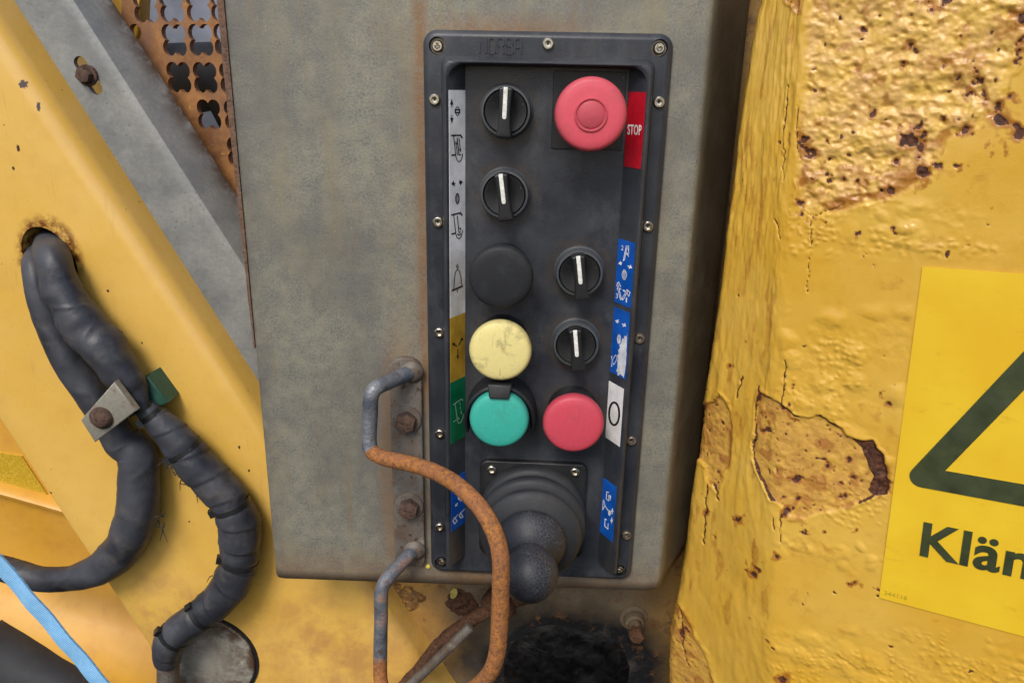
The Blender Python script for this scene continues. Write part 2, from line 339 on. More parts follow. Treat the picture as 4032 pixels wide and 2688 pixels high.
MT['leaf'] = m_simple('pale_leaf', (188, 178, 92), 0.6, scale=200)
MT['backdrop'] = m_simple('blue_grey_machine_side', (120, 126, 140), 0.5, var=0.2, scale=18)
MT['green_block'] = m_simple('faded_green_clamp_plastic', (38, 80, 66), 0.55, var=0.15, dirt=(70, 84, 74))
MT['clampplate'] = m_steel('weathered_clamp_plate', (168, 164, 150), 0.5, 0.4, 0.22)
k = Mat('worn_crackled_rubber'); e = k.vor(520, 'DISTANCE_TO_EDGE'); n = k.noise(45, 4)
wear = k.mul(k.mr(e, 0.02, 0.10, 1, 0), k.mr(n, 0.46, 0.62))
MT['crackle'] = k.out(k.mix(k.mul(wear, 0.5), srgb(36, 38, 45), srgb(100, 102, 106)), k.mr(wear, 0, 1, 0.5, 0.75), 0, 0.5, k.bump(e, 0.3, 0.0006))
# bar of the guard handle: zinc showing where the rust mask is low
k = Mat('rusting_zinc_bar'); n = k.noise(300, 5, 0.72); v = k.vor(560); b2 = k.noise(70, 5, 0.65)
rm = k.mr(k.add(k.attr('rust'), k.mul(k.op('SUBTRACT', b2, 0.5), 0.9)), 0.42, 0.58)
zinc = k.mix(k.mr(b2, 0.35, 0.65), srgb(92, 98, 110), srgb(138, 142, 146))
zinc = k.mix(k.mr(k.noise(120, 6, 0.75), 0.56, 0.66, 0, 0.8), zinc, srgb(98, 72, 52))
rc = k.mix(k.mr(n, 0.36, 0.64), srgb(118, 78, 50), srgb(182, 120, 58))
rc = k.mix(k.mr(b2, 0.42, 0.66, 0, 0.6), rc, srgb(146, 96, 66))
rc = k.mix(k.mr(k.mul(v, k.noise(240, 3)), 0.08, 0.18, 0.7, 0), rc, srgb(92, 64, 50))
MT['bar'] = k.out(k.mix(rm, zinc, rc), k.mr(rm, 0, 1, 0.5, 0.85), k.mr(rm, 0, 1, 0.4, 0), 0.4, k.bump(k.add(n, k.mul(v, 0.6)), 0.5, 0.0008))
# the thickly overpainted post
k = Mat('blistered_yellow_paint'); big = k.noise(13, 4, 0.6); mid = k.noise(85, 5, 0.68); fine = k.noise(520, 3, 0.6)
pale = k.mr(k.add(k.attr('rough'), k.mul(k.op('SUBTRACT', k.noise(45, 5, 0.7), 0.5), 1.3)), 0.25, 0.95)
c = k.mix(k.mr(big, 0.35, 0.68), srgb(214, 166, 56), srgb(222, 180, 80))
c = k.mix(k.mr(mid, 0.5, 0.75, 0, 0.3), c, srgb(196, 138, 48))
c = k.mix(k.mul(pale, 0.9), c, k.mix(k.mr(mid, 0.38, 0.66), srgb(226, 184, 88), srgb(216, 172, 106)))
c = k.mix(k.mul(k.attr('flake'), 0.95), c, k.mix(k.mr(mid, 0.36, 0.64), srgb(212, 166, 68), srgb(194, 144, 68)))
spk = k.mul(k.mr(k.vor(260), 0.06, 0.2, 1, 0), k.mr(k.noise(95, 4), 0.46, 0.58))
c = k.mix(k.mul(spk, k.mx(k.attr('flake'), k.mul(pale, 0.35))), c, srgb(122, 64, 26))
rs = k.mr(k.add(k.attr('stain'), k.mul(k.op('SUBTRACT', k.noise(150, 5, 0.7), 0.5), 0.8)), 0.3, 0.75)
c = k.mix(k.mul(rs, 0.8), c, srgb(158, 92, 36))
rr = k.mr(k.add(k.attr('rust'), k.mul(k.op('SUBTRACT', k.noise(210, 5, 0.7), 0.5), 0.7)), 0.42, 0.62)
c = k.mix(rr, c, k.mix(k.mr(fine, 0.35, 0.65), srgb(46, 28, 22), srgb(104, 58, 30)))
ro = k.mx(k.mx(rr, k.mul(k.attr('flake'), 0.9)), k.mul(pale, 0.25))
hb = k.mul(k.add(mid, k.mul(k.noise(300, 5, 0.7), 0.7)), k.mr(ro, 0, 1, 0.5, 2.4))
MT['post'] = k.out(c, k.mr(ro, 0, 1, 0.20, 0.70), 0, 0.5, k.bump(hb, 0.32, 0.001))
k = Mat('yellow_warning_sticker'); n = k.noise(1, 5, 0.7, k.pos((60, 60, 160))); b2 = k.noise(20, 4)
c = k.mix(k.mr(b2, 0.35, 0.65), srgb(230, 184, 40), srgb(236, 198, 48))
c = k.mix(k.mr(n, 0.60, 0.72, 0, 0.35), c, srgb(196, 148, 40))
MT['sticker'] = k.out(c, 0.4, 0, 0.45, k.bump(k.noise(60, 4), 0.12, 0.001))

# ------------------------------------------------------------------ mesh helpers
def mesh_obj(name, verts, faces, mat, parent=None, smooth=False, loc=None, rot=None, attrs=None):
    me = bpy.data.meshes.new(name); me.from_pydata([tuple(map(float, v)) for v in verts], [], faces); me.update()
    bm = bmesh.new(); bm.from_mesh(me); bmesh.ops.recalc_face_normals(bm, faces=bm.faces); bm.to_mesh(me); bm.free()
    return link(name, me, mat, parent, smooth, loc, rot, attrs)
def link(name, me, mat, parent=None, smooth=False, loc=None, rot=None, attrs=None):
    if mat is not None and not me.materials: me.materials.append(mat)
    if smooth is True: me.shade_smooth()
    elif smooth: 
        me.shade_smooth(); me.set_sharp_from_angle(angle=math.radians(smooth))
    for k_, a in (attrs or {}).items():
        at_ = me.attributes.new(k_, 'FLOAT', 'POINT'); at_.data.foreach_set('value', np.asarray(a, np.float32))
    o = bpy.data.objects.new(name, me); COL.objects.link(o)
    if loc is not None: o.location = loc
    if rot is not None: o.rotation_euler = rot
    if parent is not None: set_parent(o, parent)
    return o
def set_parent(o, p):
    o.parent = p
    if not p.get('_local'): o.matrix_parent_inverse = world_of(p).inverted()
def world_of(o):
    m = Matrix.LocRotScale(o.location, o.rotation_euler, o.scale)
    return (world_of(o.parent) @ o.matrix_parent_inverse @ m) if o.parent else m
def tag(o, label, cat, group=None, kind=None):
    if label: o['label'] = label
    if cat: o['category'] = cat
    if group: o['group'] = group
    if kind: o['kind'] = kind
    return o
def thing(name, label, cat, loc, group=None):
    o = bpy.data.objects.new(name, None); COL.objects.link(o); o.location = loc; o.empty_display_size = 0.02
    return tag(o, label, cat, group)
def grid_faces(nr, nc, wrap=False):
    f = []
    for i in range(nr - 1):
        for j in range(nc if wrap else nc - 1):
            j2 = (j + 1) % nc
            f.append((i * nc + j, i * nc + j2, (i + 1) * nc + j2, (i + 1) * nc + j))
    return f
def lathe(prof, seg=40):
    """profile (radius, height) turned about the -Y axis (height towards the viewer)"""
    v = []; f = []
    for r, h in prof:
        for i in range(seg):
            a = 2 * math.pi * i / seg; v.append((r * math.cos(a), -h, r * math.sin(a)))
    f = grid_faces(len(prof), seg, True)
    for idx, flip in ((0, True), (len(prof) - 1, False)):
        if prof[idx][0] > 1e-6:
            ring_ = [idx * seg + i for i in range(seg)]; f.append(tuple(ring_[::-1] if flip else ring_))
    return v, f
def lathe_obj(name, prof, mat, parent=None, loc=None, seg=40, smooth=35, rot=None):
    v, f = lathe(prof, seg)
    me = bpy.data.meshes.new(name); me.from_pydata(v, [], f)
    bm = bmesh.new(); bm.from_mesh(me); bmesh.ops.remove_doubles(bm, verts=bm.verts, dist=1e-6); bmesh.ops.recalc_face_normals(bm, faces=bm.faces); bm.to_mesh(me); bm.free()
    return link(name, me, mat, parent, smooth, loc, rot)
def catmull(pts, n=10):
    P = [np.array(p, float) for p in pts]; P = [2 * P[0] - P[1]] + P + [2 * P[-1] - P[-2]]; out = []
    for i in range(1, len(P) - 2):
        for j in range(n):
            t = j / n; a, b, c_, d = P[i - 1], P[i], P[i + 1], P[i + 2]
            out.append(0.5 * (2 * b + (c_ - a) * t + (2 * a - 5 * b + 4 * c_ - d) * t * t + (3 * b - a - 3 * c_ + d) * t ** 3))
    out.append(P[-2]); return np.array(out)
def tube(path, rad, seg=20, fn=None):
    """closed tube along a path; rad per point; fn(i, theta) scales the radius"""
    path = np.asarray(path, float); n = len(path); rad = np.full(n, rad) if np.isscalar(rad) else np.asarray(rad)
    tan = np.gradient(path, axis=0); tan /= np.linalg.norm(tan, axis=1)[:, None]
    ref = np.array([0, 1., 0]) if abs(tan[0][1]) < 0.9 else np.array([1., 0, 0])
    nrm = np.cross(tan[0], ref); nrm /= np.linalg.norm(nrm); V = []; frames = []
    for i in range(n):
        nrm = nrm - tan[i] * (nrm @ tan[i]); nrm /= np.linalg.norm(nrm); bn = np.cross(tan[i], nrm); frames.append((nrm.copy(), bn))
        for j in range(seg):
            a = 2 * math.pi * j / seg; r = rad[i] * (fn(i, a) if fn else 1)
            V.append(path[i] + r * (math.cos(a) * nrm + math.sin(a) * bn))
    f = grid_faces(n, seg, True); f.append(tuple(range(seg))[::-1]); f.append(tuple((n - 1) * seg + j for j in range(seg)))
    return V, f, frames, tan
def rrect(x0, x1, z0, z1, r, n=7):
    rs = r if isinstance(r, (tuple, list)) else (r,) * 4; out = []
    for (cx, cz, a0, rr) in ((x1 - rs[0], z1 - rs[0], 0, rs[0]), (x0 + rs[1], z1 - rs[1], 90, rs[1]), (x0 + rs[2], z0 + rs[2], 180, rs[2]), (x1 - rs[3], z0 + rs[3], 270, rs[3])):
        for i in range(n):
            a = math.radians(a0 + 90 * i / (n - 1)); out.append((cx + rr * math.cos(a), cz + rr * math.sin(a)))
    return out
def inset(poly, d):
    n = len(poly); out = []
    area = sum(poly[i][0] * poly[(i + 1) % n][1] - poly[(i + 1) % n][0] * poly[i][1] for i in range(n)); sg = 1 if area > 0 else -1
    for i in range(n):
        p, q, r = np.array(poly[i - 1]), np.array(poly[i]), np.array(poly[(i + 1) % n])
        e1 = q - p; e2 = r - q; e1 = e1 / (np.linalg.norm(e1) + 1e-12); e2 = e2 / (np.linalg.norm(e2) + 1e-12)
        n1 = np.array([-e1[1], e1[0]]) * sg; n2 = np.array([-e2[1], e2[0]]) * sg
        b = n1 + n2; b = b / (np.linalg.norm(b) + 1e-12); c = max(0.35, b @ n1); out.append(tuple(q + b * d / c))
    return out
def prism(poly, yback, yfront, bev=0.0, steps=3):
    """outline in XZ extruded along Y, the front edge rounded by bev"""
    loops = [(poly, yback)]
    if bev > 0:
        for i in range(steps + 1):
            a = math.pi / 2 * i / steps
            loops.append((inset(poly, bev * (1 - math.cos(a))), yfront + bev * (1 - math.sin(a))))
    else: loops.append((poly, yfront))
    n = len(poly); v = [(p[0], y, p[1]) for lp, y in loops for p in lp]; f = grid_faces(len(loops), n, True)
    f.append(tuple(range(n))); f.append(tuple((len(loops) - 1) * n + i for i in range(n)))
    return v, f
def join(*vf):
    V = []; Fc = []
    for v, f in vf:
        b = len(V); V += list(v); Fc += [tuple(i + b for i in q) for q in f]
    return V, Fc
def boolean_cut(o, cutters):
    for c_ in cutters:
        md = o.modifiers.new('cut', 'BOOLEAN'); md.operation = 'DIFFERENCE'; md.object = c_; md.solver = 'EXACT'
    bpy.context.view_layer.update(); dg = bpy.context.evaluated_depsgraph_get()
    me = bpy.data.meshes.new_from_object(o.evaluated_get(dg)); o.modifiers.clear(); old = o.data; o.data = me
    bpy.data.meshes.remove(old)
    for c_ in cutters: 
        m_ = c_.data; bpy.data.objects.remove(c_); bpy.data.meshes.remove(m_)
def ribbon(pts, w, closed=False):
    """flat stroke of width w along 2D points -> verts, quads"""
    P = [np.array(p, float) for p in pts]; n = len(P); v = []
    for i in range(n):
        a = P[i - 1] if (i > 0 or closed) else P[i]; b = P[(i + 1) % n] if (i < n - 1 or closed) else P[i]
        e1 = P[i] - a; e2 = b - P[i]
        if np.linalg.norm(e1) < 1e-9: e1 = e2
        if np.linalg.norm(e2) < 1e-9: e2 = e1
        e1 = e1 / np.linalg.norm(e1); e2 = e2 / np.linalg.norm(e2); n1 = np.array([-e1[1], e1[0]]); n2 = np.array([-e2[1], e2[0]])
        b_ = n1 + n2; b_ = b_ / (np.linalg.norm(b_) + 1e-9); c = max(0.5, b_ @ n1); o_ = b_ * (w / 2 / c); v += [P[i] + o_, P[i] - o_]
    f = [(2 * i, 2 * i + 1, 2 * ((i + 1) % n) + 1, 2 * ((i + 1) % n)) for i in range(n if closed else n - 1)]
    return v, f
def disc2(cx, cy, rx, ry=None, n=20):
    ry = ry or rx
    return [(cx + rx * math.cos(2 * math.pi * i / n), cy + ry * math.sin(2 * math.pi * i / n)) for i in range(n)]
def arrow2(a, b, w, hw, hl):
    a = np.array(a, float); b = np.array(b, float); e = (b - a) / np.linalg.norm(b - a); n = np.array([-e[1], e[0]]); h = b - e * hl
    return [tuple(a + n * w / 2), tuple(h + n * w / 2), tuple(h + n * hw / 2), tuple(b), tuple(h - n * hw / 2), tuple(h - n * w / 2), tuple(a - n * w / 2)]
def text_mesh(body, size=1.0, offset=0.0, extrude=0.0):
    cu = bpy.data.curves.new('txt', 'FONT'); cu.body = body; cu.size = size; cu.offset = offset; cu.extrude = extrude; cu.space_character = 1.06; cu.resolution_u = 6
    o = bpy.data.objects.new('txt', cu); COL.objects.link(o); bpy.context.view_layer.update()
    me = bpy.data.meshes.new_from_object(o.evaluated_get(bpy.context.evaluated_depsgraph_get()))
    bpy.data.objects.remove(o); bpy.data.curves.remove(cu)
    v = [tuple(q.co) for q in me.vertices]; f = [tuple(p.vertices) for p in me.polygons]; bpy.data.meshes.remove(me); return v, f

# ================================================================== SETTING
def slab(name, x0, x1, z0, z1, y0, y1, mat, parent=None):
    v, f = prism([(x0, z0), (x1, z0), (x1, z1), (x0, z1)], y1, y0); return mesh_obj(name, v, f, mat, parent)
bd = slab('background_wall', -0.75, 0.6, -0.8, 0.3, 0.22, 0.25, MT['backdrop'])
tag(bd, None, None, kind='structure')
bw = None
# rear body wall under the cabinet, gently uneven
nx, nz = 90, 110
xs = np.linspace(-0.165, 0.36, nx); zs = np.linspace(-0.72, 0.14, nz); GX, GZ = np.meshgrid(xs, zs)
gy = 0.086 + 0.0016 * fbm(GX / 0.05, GZ / 0.05, 0, 4, 3)
V = np.stack([GX, gy, GZ], -1).reshape(-1, 3)
Vb = V.copy(); Vb[:, 1] = 0.10
fr = grid_faces(nz, nx); ff = fr + [tuple(i + nx * nz for i in q[::-1]) for q in fr]
ed = [j for j in range(nx)] + [i * nx + nx - 1 for i in range(1, nz)] + [(nz - 1) * nx + j for j in range(nx - 2, -1, -1)] + [i * nx for i in range(nz - 2, 0, -1)]
for i in range(len(ed)):
    a, b = ed[i], ed[(i + 1) % len(ed)]; ff.append((a, b, b + nx * nz, a + nx * nz))
bw = mesh_obj('body_wall', np.vstack([V, Vb]), ff, MT['wall'], smooth=50)
tag(bw, None, None, kind='structure')

# ================================================================== CONTROL CABINET
def build_cabinet():
    t = thing('control_cabinet', 'grey weathered sheet steel cabinet carrying the black control panel', 'cabinet', (-0.05, 0.03, -0.357))
    xs = list(np.linspace(-0.1945, 0.0885, 60))
    path = [(-0.1975, 0.012), (-0.1975, 0.003), (-0.1968, 0.001), (-0.1955, 0.0002)] + [(x, 0.0) for x in xs]
    for i in range(1, 7):                       # soft bend of about 62 degrees on the right
        a = math.radians(62 * i / 6); r = 0.0055; path.append((0.0885 + r * math.sin(a), r * (1 - math.cos(a))))
    bx, by = path[-1]
    for s in np.linspace(0.006, 0.075, 8): path.append((bx + s * math.cos(math.radians(62)), by + s * math.sin(math.radians(62))))
    zt = 0.13; rows = []
    nzr = 60
    for (x, y) in path:
        zb = -0.3592 + (x + 0.1975) * (0.0046 / 0.29)
        dx = max(0.0, x + 0.1975)
        if dx < 0.006: zb += 0.006 - math.sqrt(max(0, 0.006 ** 2 - (0.006 - dx) ** 2))
        if x > 0.078: zb += 0.0022 * min(1, (x - 0.078) / 0.014) ** 2
        rows.append([(x, y, zb + (zt - zb) * k_ / nzr) for k_ in range(nzr + 1)])
    v = [p for r in rows for p in r]; f = grid_faces(len(rows), nzr + 1)
    arr = np.array(v); arr[:, 1] += np.where(arr[:, 1] < 0.001, 0.0004 * fbm(arr[:, 0] / 0.07, arr[:, 2] / 0.07, 0, 3, 9), 0)
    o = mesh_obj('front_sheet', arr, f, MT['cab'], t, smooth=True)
    # make the outside face the viewer, then give the sheet its thickness
    me = o.data; ny = sum(p.normal.y for p in me.polygons)
    if ny > 0: me.flip_normals()
    md = o.modifiers.new('thickness', 'SOLIDIFY'); md.thickness = 0.0025; md.offset = -1
    # rusty turned edge along the left side
    ze = np.linspace(0.12, -0.175, 60); vv = []
    for z in ze:
        w_ = 0.0042 * (1 - sstep(0.0, 1.0, np.array((0.02 - z) / 0.22)) * 0.72); j = 0.0003 * float(vnoise(z / 0.006, 0.0, 0, 4))
        vv += [(-0.1976, 0.0012, z), (-0.1976 - w_ + j, 0.0016, z), (-0.1976 - w_ + j, 0.010, z), (-0.1976, 0.010, z)]
    ff = grid_faces(len(ze), 4, True) + [(0, 1, 2, 3), tuple(len(vv) - 4 + i for i in range(4))]
    e = mesh_obj('edge_lip', vv, ff, MT['lip'], t, smooth=40); e['label'] = 'brown rusty turned edge'
    bt, bf = [], []
    bt = [(-0.19, 0.004, -0.3555), (0.088, 0.004, -0.351), (0.118, 0.062, -0.3505), (-0.10, 0.062, -0.355)]
    bt += [(x, y, z + 0.002) for x, y, z in bt]
    mesh_obj('bottom_sheet', bt, [(0, 1, 2, 3), (4, 5, 6, 7), (0, 1, 5, 4), (1, 2, 6, 5), (2, 3, 7, 6), (3, 0, 4, 7)], MT['cab'], t)
build_cabinet()

# ================================================================== CONTROL PANEL
PX0, PX1, PZ0, PZ1 = -0.0773, 0.0704, -0.3437, 0.0304
YF = -0.006
panel = thing('control_console', 'black plastic control console with coloured push buttons, switches and joystick', 'control console', (-0.0034, 0, PZ0))
out_ = rrect(PX0, PX1, PZ0, PZ1, 0.0085, 9)
v = []
for d, y in ((0.0, 0.0012), (0.0, -0.0028), (0.0006, -0.0040), (0.0030, -0.00585), (0.0036, YF)):
    v += [(p[0], y, p[1]) for p in inset(out_, d)]
n = len(out_); f = grid_faces(5, n, True) + [tuple(range(n)), tuple(4 * n + i for i in range(n))]
housing = mesh_obj('housing', v, f, MT['plastic'], panel)
BIG = [(1721, 181), (2597, 190), (1738, 2214), (2440, 2247)]
SMALL = [(2158, 173), (1711, 393), (1724, 875), (1729, 1310), (1731, 1708), (1731, 2075), (2595, 403), (2551, 892), (2518, 1333), (2486, 1735), (2467, 2107)]
cut = []
for (u, w) in BIG:
    p = at(u, w, YF); cv, cf = lathe([(0.0050, -0.0045), (0.0050, 0.006)], 28)
    c_ = mesh_obj('cutter', cv, cf, MT['dark_hole']); c_.location = (p[0], YF, p[2]); cut.append(c_)
boolean_cut(housing, cut); housing.data.shade_smooth(); housing.data.set_sharp_from_angle(angle=math.radians(35))
# raised U-shaped rail with sloping inner walls that carry the labels
def upath(x0, x1, zt, r, zb):
    p = [(x0, zb)] + [(x0, z) for z in np.linspace(zb, zt - r, 6)[1:-1]]
    p += [(x0 + r + r * math.cos(math.radians(a)), zt - r + r * math.sin(math.radians(a))) for a in np.linspace(180, 90, 9)]
    p += [(x1 - r + r * math.cos(math.radians(a)), zt - r + r * math.sin(math.radians(a))) for a in np.linspace(90, 0, 9)]
    p += [(x1, z) for z in np.linspace(zt - r, zb, 6)[1:-1]] + [(x1, zb)]
    return p
ZB = -0.3275
prof = [(-0.0664, 0.0604, 0.0162, 0.0060, -0.0056, ZB), (-0.0650, 0.0590, 0.0146, 0.0052, -0.0125, ZB), (-0.0641, 0.0581, 0.0136, 0.0048, -0.0180, ZB), (-0.0637, 0.0577, 0.0132, 0.0046, -0.0200, ZB),
        (-0.0631, 0.0571, 0.0128, 0.0050, -0.0213, ZB + .0008), (-0.0624, 0.0564, 0.0124, 0.0070, -0.0219, ZB + .0012), (-0.0615, 0.0555, 0.0120, 0.0090, -0.0218, ZB + .0010), (-0.0606, 0.0545, 0.0115, 0.0100, -0.0210, ZB + .0004),
        (-0.0517, 0.0452, 0.0106, 0.0006, -0.0058, ZB)]
v = []
for (x0, x1, zt, r, y, zb) in prof: v += [(p[0], y, p[1]) for p in upath(x0, x1, zt, r, zb)]
n = len(v) // len(prof); f = grid_faces(len(prof), n)
f += [tuple(i * n for i in range(len(prof))), tuple(i * n + n - 1 for i in range(len(prof)))]
mesh_obj('rail', v, f, MT['plastic'], panel, smooth=32)

def extruded(v2, f, front, back):
    """flat 2D faces given a front and a back position -> closed raised shapes"""
    m = len(v2); V = [front(p) for p in v2] + [back(p) for p in v2]; Fs = list(f)
    cnt = {}
    for q in f:
        for a, b in zip(q, q[1:] + q[:1]): cnt[tuple(sorted((a, b)))] = cnt.get(tuple(sorted((a, b))), 0) + 1
    for q in f:
        for a, b in zip(q, q[1:] + q[:1]):
            if cnt[tuple(sorted((a, b)))] == 1: Fs.append((a, b, b + m, a + m))
    return V, Fs
LET = {'N': [[(0, 0), (0, 1)], [(0.02, 1), (.83, 0)], [(.85, 0), (.85, 1)]], 'O': [[(.2, 0), (0, .12), (0, .88), (.2, 1), (.65, 1), (.85, .88), (.85, .12), (.65, 0), (.2, 0)]],
       'R': [[(0, 0), (0, 1), (.65, 1), (.85, .88), (.85, .6), (.65, .5), (0, .5)], [(.5, .5), (.85, 0)]],
       'B': [[(0, 0), (0, 1), (.62, 1), (.8, .88), (.8, .62), (.62, .52), (0, .52)], [(.62, .52), (.85, .4), (.85, .1), (.65, 0), (0, 0)]],
       'A': [[(0, 0), (0, .85), (.2, 1), (.65, 1), (.85, .85), (.85, 0)], [(0, .42), (.85, .42)]]}
def emboss(x0, z0, w, h, flip):
    vf = []
    for i, ch in enumerate('NORBA'):
        for st in LET[ch]:
            pts = [((i * 1.14 + a) * w / 5.55, b * h) for a, b in st]
            if flip: pts = [(-a, -b) for a, b in pts]
            rv, rf = ribbon([(x0 + a, z0 + b) for a, b in pts], 0.0010); lf = 0.00050 + 0.00005 * (len(vf) % 2)
            vf.append(extruded(rv, rf, lambda p, lf=lf: (p[0], YF - lf * 1.3, p[1]), lambda p: (p[0], YF + 0.0003, p[1])))
    V, Fc = join(*vf); o = mesh_obj('embossed_lettering', V, Fc, MT['plastic'], panel); o['label'] = 'raised moulded letters NORBA'; return o
p0 = at(1889, 210, YF); p1 = at(2056, 212, YF); p2 = at(1889, 150, YF)
emboss(p0[0], p0[2], p1[0] - p0[0], p2[2] - p0[2], False)
p0 = at(2312, 2233, YF); p1 = at(2312, 2268, YF)
emboss(p0[0], p0[2], 0.0262, p0[2] - p1[2], True)

# ---- screws
def screw_mesh(rh, hh, hexr, name):
    seg = 36; loops = []
    hexa = lambda th, a: a / math.cos(((th + math.pi / 6) % (math.pi / 3)) - math.pi / 6)
    for kind, r, h in (('c', rh, 0), ('c', rh, hh * 0.55), ('c', rh * 0.93, hh * 0.85), ('c', rh * 0.80, hh), ('h', hexr, hh * 1.0), ('h', hexr * 0.97, hh * 0.15), ('c', hexr * 0.3, hh * 0.02)):
        loops.append([((r if kind == 'c' else hexa(2 * math.pi * i / seg, r)) * math.cos(2 * math.pi * i / seg), -h, (r if kind == 'c' else hexa(2 * math.pi * i / seg, r)) * math.sin(2 * math.pi * i / seg)) for i in range(seg)])
    v = [p for l in loops for p in l]; f = grid_faces(len(loops), seg, True) + [tuple((len(loops) - 1) * seg + i for i in range(seg)), tuple(range(seg))]
    me = bpy.data.meshes.new(name); me.from_pydata(v, [], f); bm = bmesh.new(); bm.from_mesh(me); bmesh.ops.recalc_face_normals(bm, faces=bm.faces); bm.to_mesh(me); bm.free()
    me.shade_smooth(); me.set_sharp_from_angle(angle=math.radians(30)); return me
me_s = screw_mesh(0.0034, 0.0022, 0.0017, 'screw'); me_s.materials.append(MT['stainless'])
me_d = me_s.copy(); me_d.materials.clear(); me_d.materials.append(MT['stainless_dull'])
me_b = screw_mesh(0.0034, 0.0045, 0.0017, 'screw'); me_b.materials.append(MT['stainless'])
random.seed(4)
for i, (u, w) in enumerate(SMALL):
    p = at(u, w, YF - 0.001)
    link('screw', me_d if i >= 8 else me_s, None, panel, False, (p[0], YF + 0.0001, p[2]), (0, random.uniform(0, 3), 0))
for i, (u, w) in enumerate(BIG):
    p = at(u, w, YF - 0.001); o = link('screw', me_b, None, panel, False, (p[0], -0.0021, p[2]), (0, random.uniform(0, 3), 0))
    lathe_obj('washer', [(0.0046, 0), (0.0046, 0.0009), (0.0030, 0.0009), (0.0030, 0)], MT['stainless_dull'], o, (p[0], -0.0019, p[2]), 28)

# ---- labels on the sloping walls
def wall_plane(side):
    a = np.array([-0.0517 if side < 0 else 0.0452, -0.0058, 0.0]); b = np.array([-0.0606 if side < 0 else 0.0545, -0.0210, 0.0])
    d = b - a; nn = np.array([-d[1], d[0], 0]); nn = nn / np.linalg.norm(nn)
    if nn[1] > 0: nn = -nn
    return a, b, nn
def label(side, z0, z1, mat, name='label', s0=0.03, s1=0.94, text=None):
    a, b, nn = wall_plane(side); q = []
    for s, z in ((s0, z0), (s1, z0), (s1, z1), (s0, z1)):
        p = a + (b - a) * s; q.append(np.array([p[0], p[1], z]))
    v = [p + nn * 0.0003 for p in q] + [p - nn * 0.0002 for p in q]
    o = mesh_obj(name, v, [(0, 1, 2, 3), (4, 5, 6, 7), (0, 1, 5, 4), (1, 2, 6, 5), (2, 3, 7, 6), (3, 0, 4, 7)], mat, panel)
    if text: o['label'] = text
    return o
def marks(side, shapes, mat, parent, name='printed_symbols', lift=0.00042):
    """shapes: list of (verts2d, faces) in photo pixels, laid on the sloping wall"""
    a, b, nn = wall_plane(side); V, Fc = join(*shapes)
    P = [onplane(p[0], p[1], a + nn * lift, nn) for p in V]
    return mesh_obj(name, P, Fc, mat, parent)
def poly(pts): return ([tuple(p) for p in pts], [tuple(range(len(pts)))])
s7 = lambda x, y: (1700 + .287 * x, 250 + .287 * y)
s8 = lambda x, y: (1700 + .287 * x, 650 + .287 * y)
s2 = lambda x, y: (1700 + .4785 * x, 1050 + .4785 * y)
s3 = lambda x, y: (1750 + .2232 * x, 1800 + .2232 * y)
r1 = lambda x, y: (2380 + .5867 * x, 880 + .5867 * y)
r4 = lambda x, y: (2300 + .2551 * x, 1800 + .2551 * y)
def L(tf, pts, w, closed=False): return ribbon([tf(*p) for p in pts], w * 1.3, closed)
def A(tf, a, b, w, hw, hl): return poly(arrow2(tf(*a), tf(*b), w * 1.3, hw * 1.1, hl * 1.1))
def arc(cx, cy, rx, ry, a0, a1, n=12): return [(cx + rx * math.cos(math.radians(a0 + (a1 - a0) * i / n)), cy + ry * math.sin(math.radians(a0 + (a1 - a0) * i / n))) for i in range(n + 1)]
lw = label(-1, -0.0033, -0.1420, MT['label_white'], text='silver white label strip with black lifting symbols')
sh = [A(s7, (275, 605), (275, 482), 2.4, 12, 22), A(s7, (276, 708), (276, 832), 2.4, 12, 22),
      L(s7, arc(353, 655, 26, 58, 0, 360, 24)[:-1], 2.4, True), L(s7, [(318, 636), (388, 636)], 4.0), L(s7, [(318, 676), (388, 676)], 4.0), L(s7, [(320, 632), (320, 680)], 2.2), L(s7, [(386, 632), (386, 680)], 2.2),
      L(s7, [(266, 988), (395, 985), (420, 1026)], 4.6), L(s7, [(300, 990), (328, 1255), (335, 1290), (350, 1330), (372, 1350), (395, 1338), (414, 1300), (425, 1238)], 2.6), L(s7, [(270, 1260), (328, 1254)], 4.6),
      A(s7, (352, 1258), (330, 1055), 2.4, 8, 14), L(s7, [(348, 1018), (374, 1255), (405, 1248)], 3.0), A(s7, (374, 1022), (396, 1226), 2.4, 8, 14),
      A(s8, (325, 250), (268, 262), 3.2, 22, 11), A(s8, (370, 242), (425, 232), 3.2, 22, 11),
      L(s8, arc(352, 460, 26, 62, 0, 360, 24)[:-1], 2.2, True), L(s8, [(343, 388), (343, 534)], 2.2), L(s8, [(361, 388), (361, 534)], 2.2), L(s8, [(343, 390), (361, 390)], 2.2), L(s8, [(343, 532), (361, 532)], 2.2),
      L(s8, [(267, 685), (395, 656), (418, 692)], 4.6), L(s8, [(302, 688), (330, 940), (345, 990), (372, 1012), (398, 990), (412, 950), (425, 893)], 2.6), L(s8, [(273, 946), (330, 932)], 4.4),
      L(s8, [(350, 697), (374, 925), (398, 915)], 2.8), L(s8, [(385, 858), (400, 890)], 4.0), L(s8, [(356, 940), (372, 968)], 4.0), L(s8, [(384, 965), (396, 935)], 3.2),
      L(s8, arc(352, 1392, 11, 22, 0, 360, 16)[:-1], 2.2, True),
      L(s2, [(168, 200), (182, 178), (186, 95), (195, 45), (212, 20), (228, 35), (240, 85), (244, 140), (254, 158)], 2.2), L(s2, [(165, 198), (254, 158)], 4.6), L(s2, [(211, 184), (211, 212)], 2.2)]
marks(-1, sh, MT['print_black'], lw)
ly = label(-1, -0.1420, -0.1866, MT['label_yellow'], text='ochre yellow label with three black arrows')
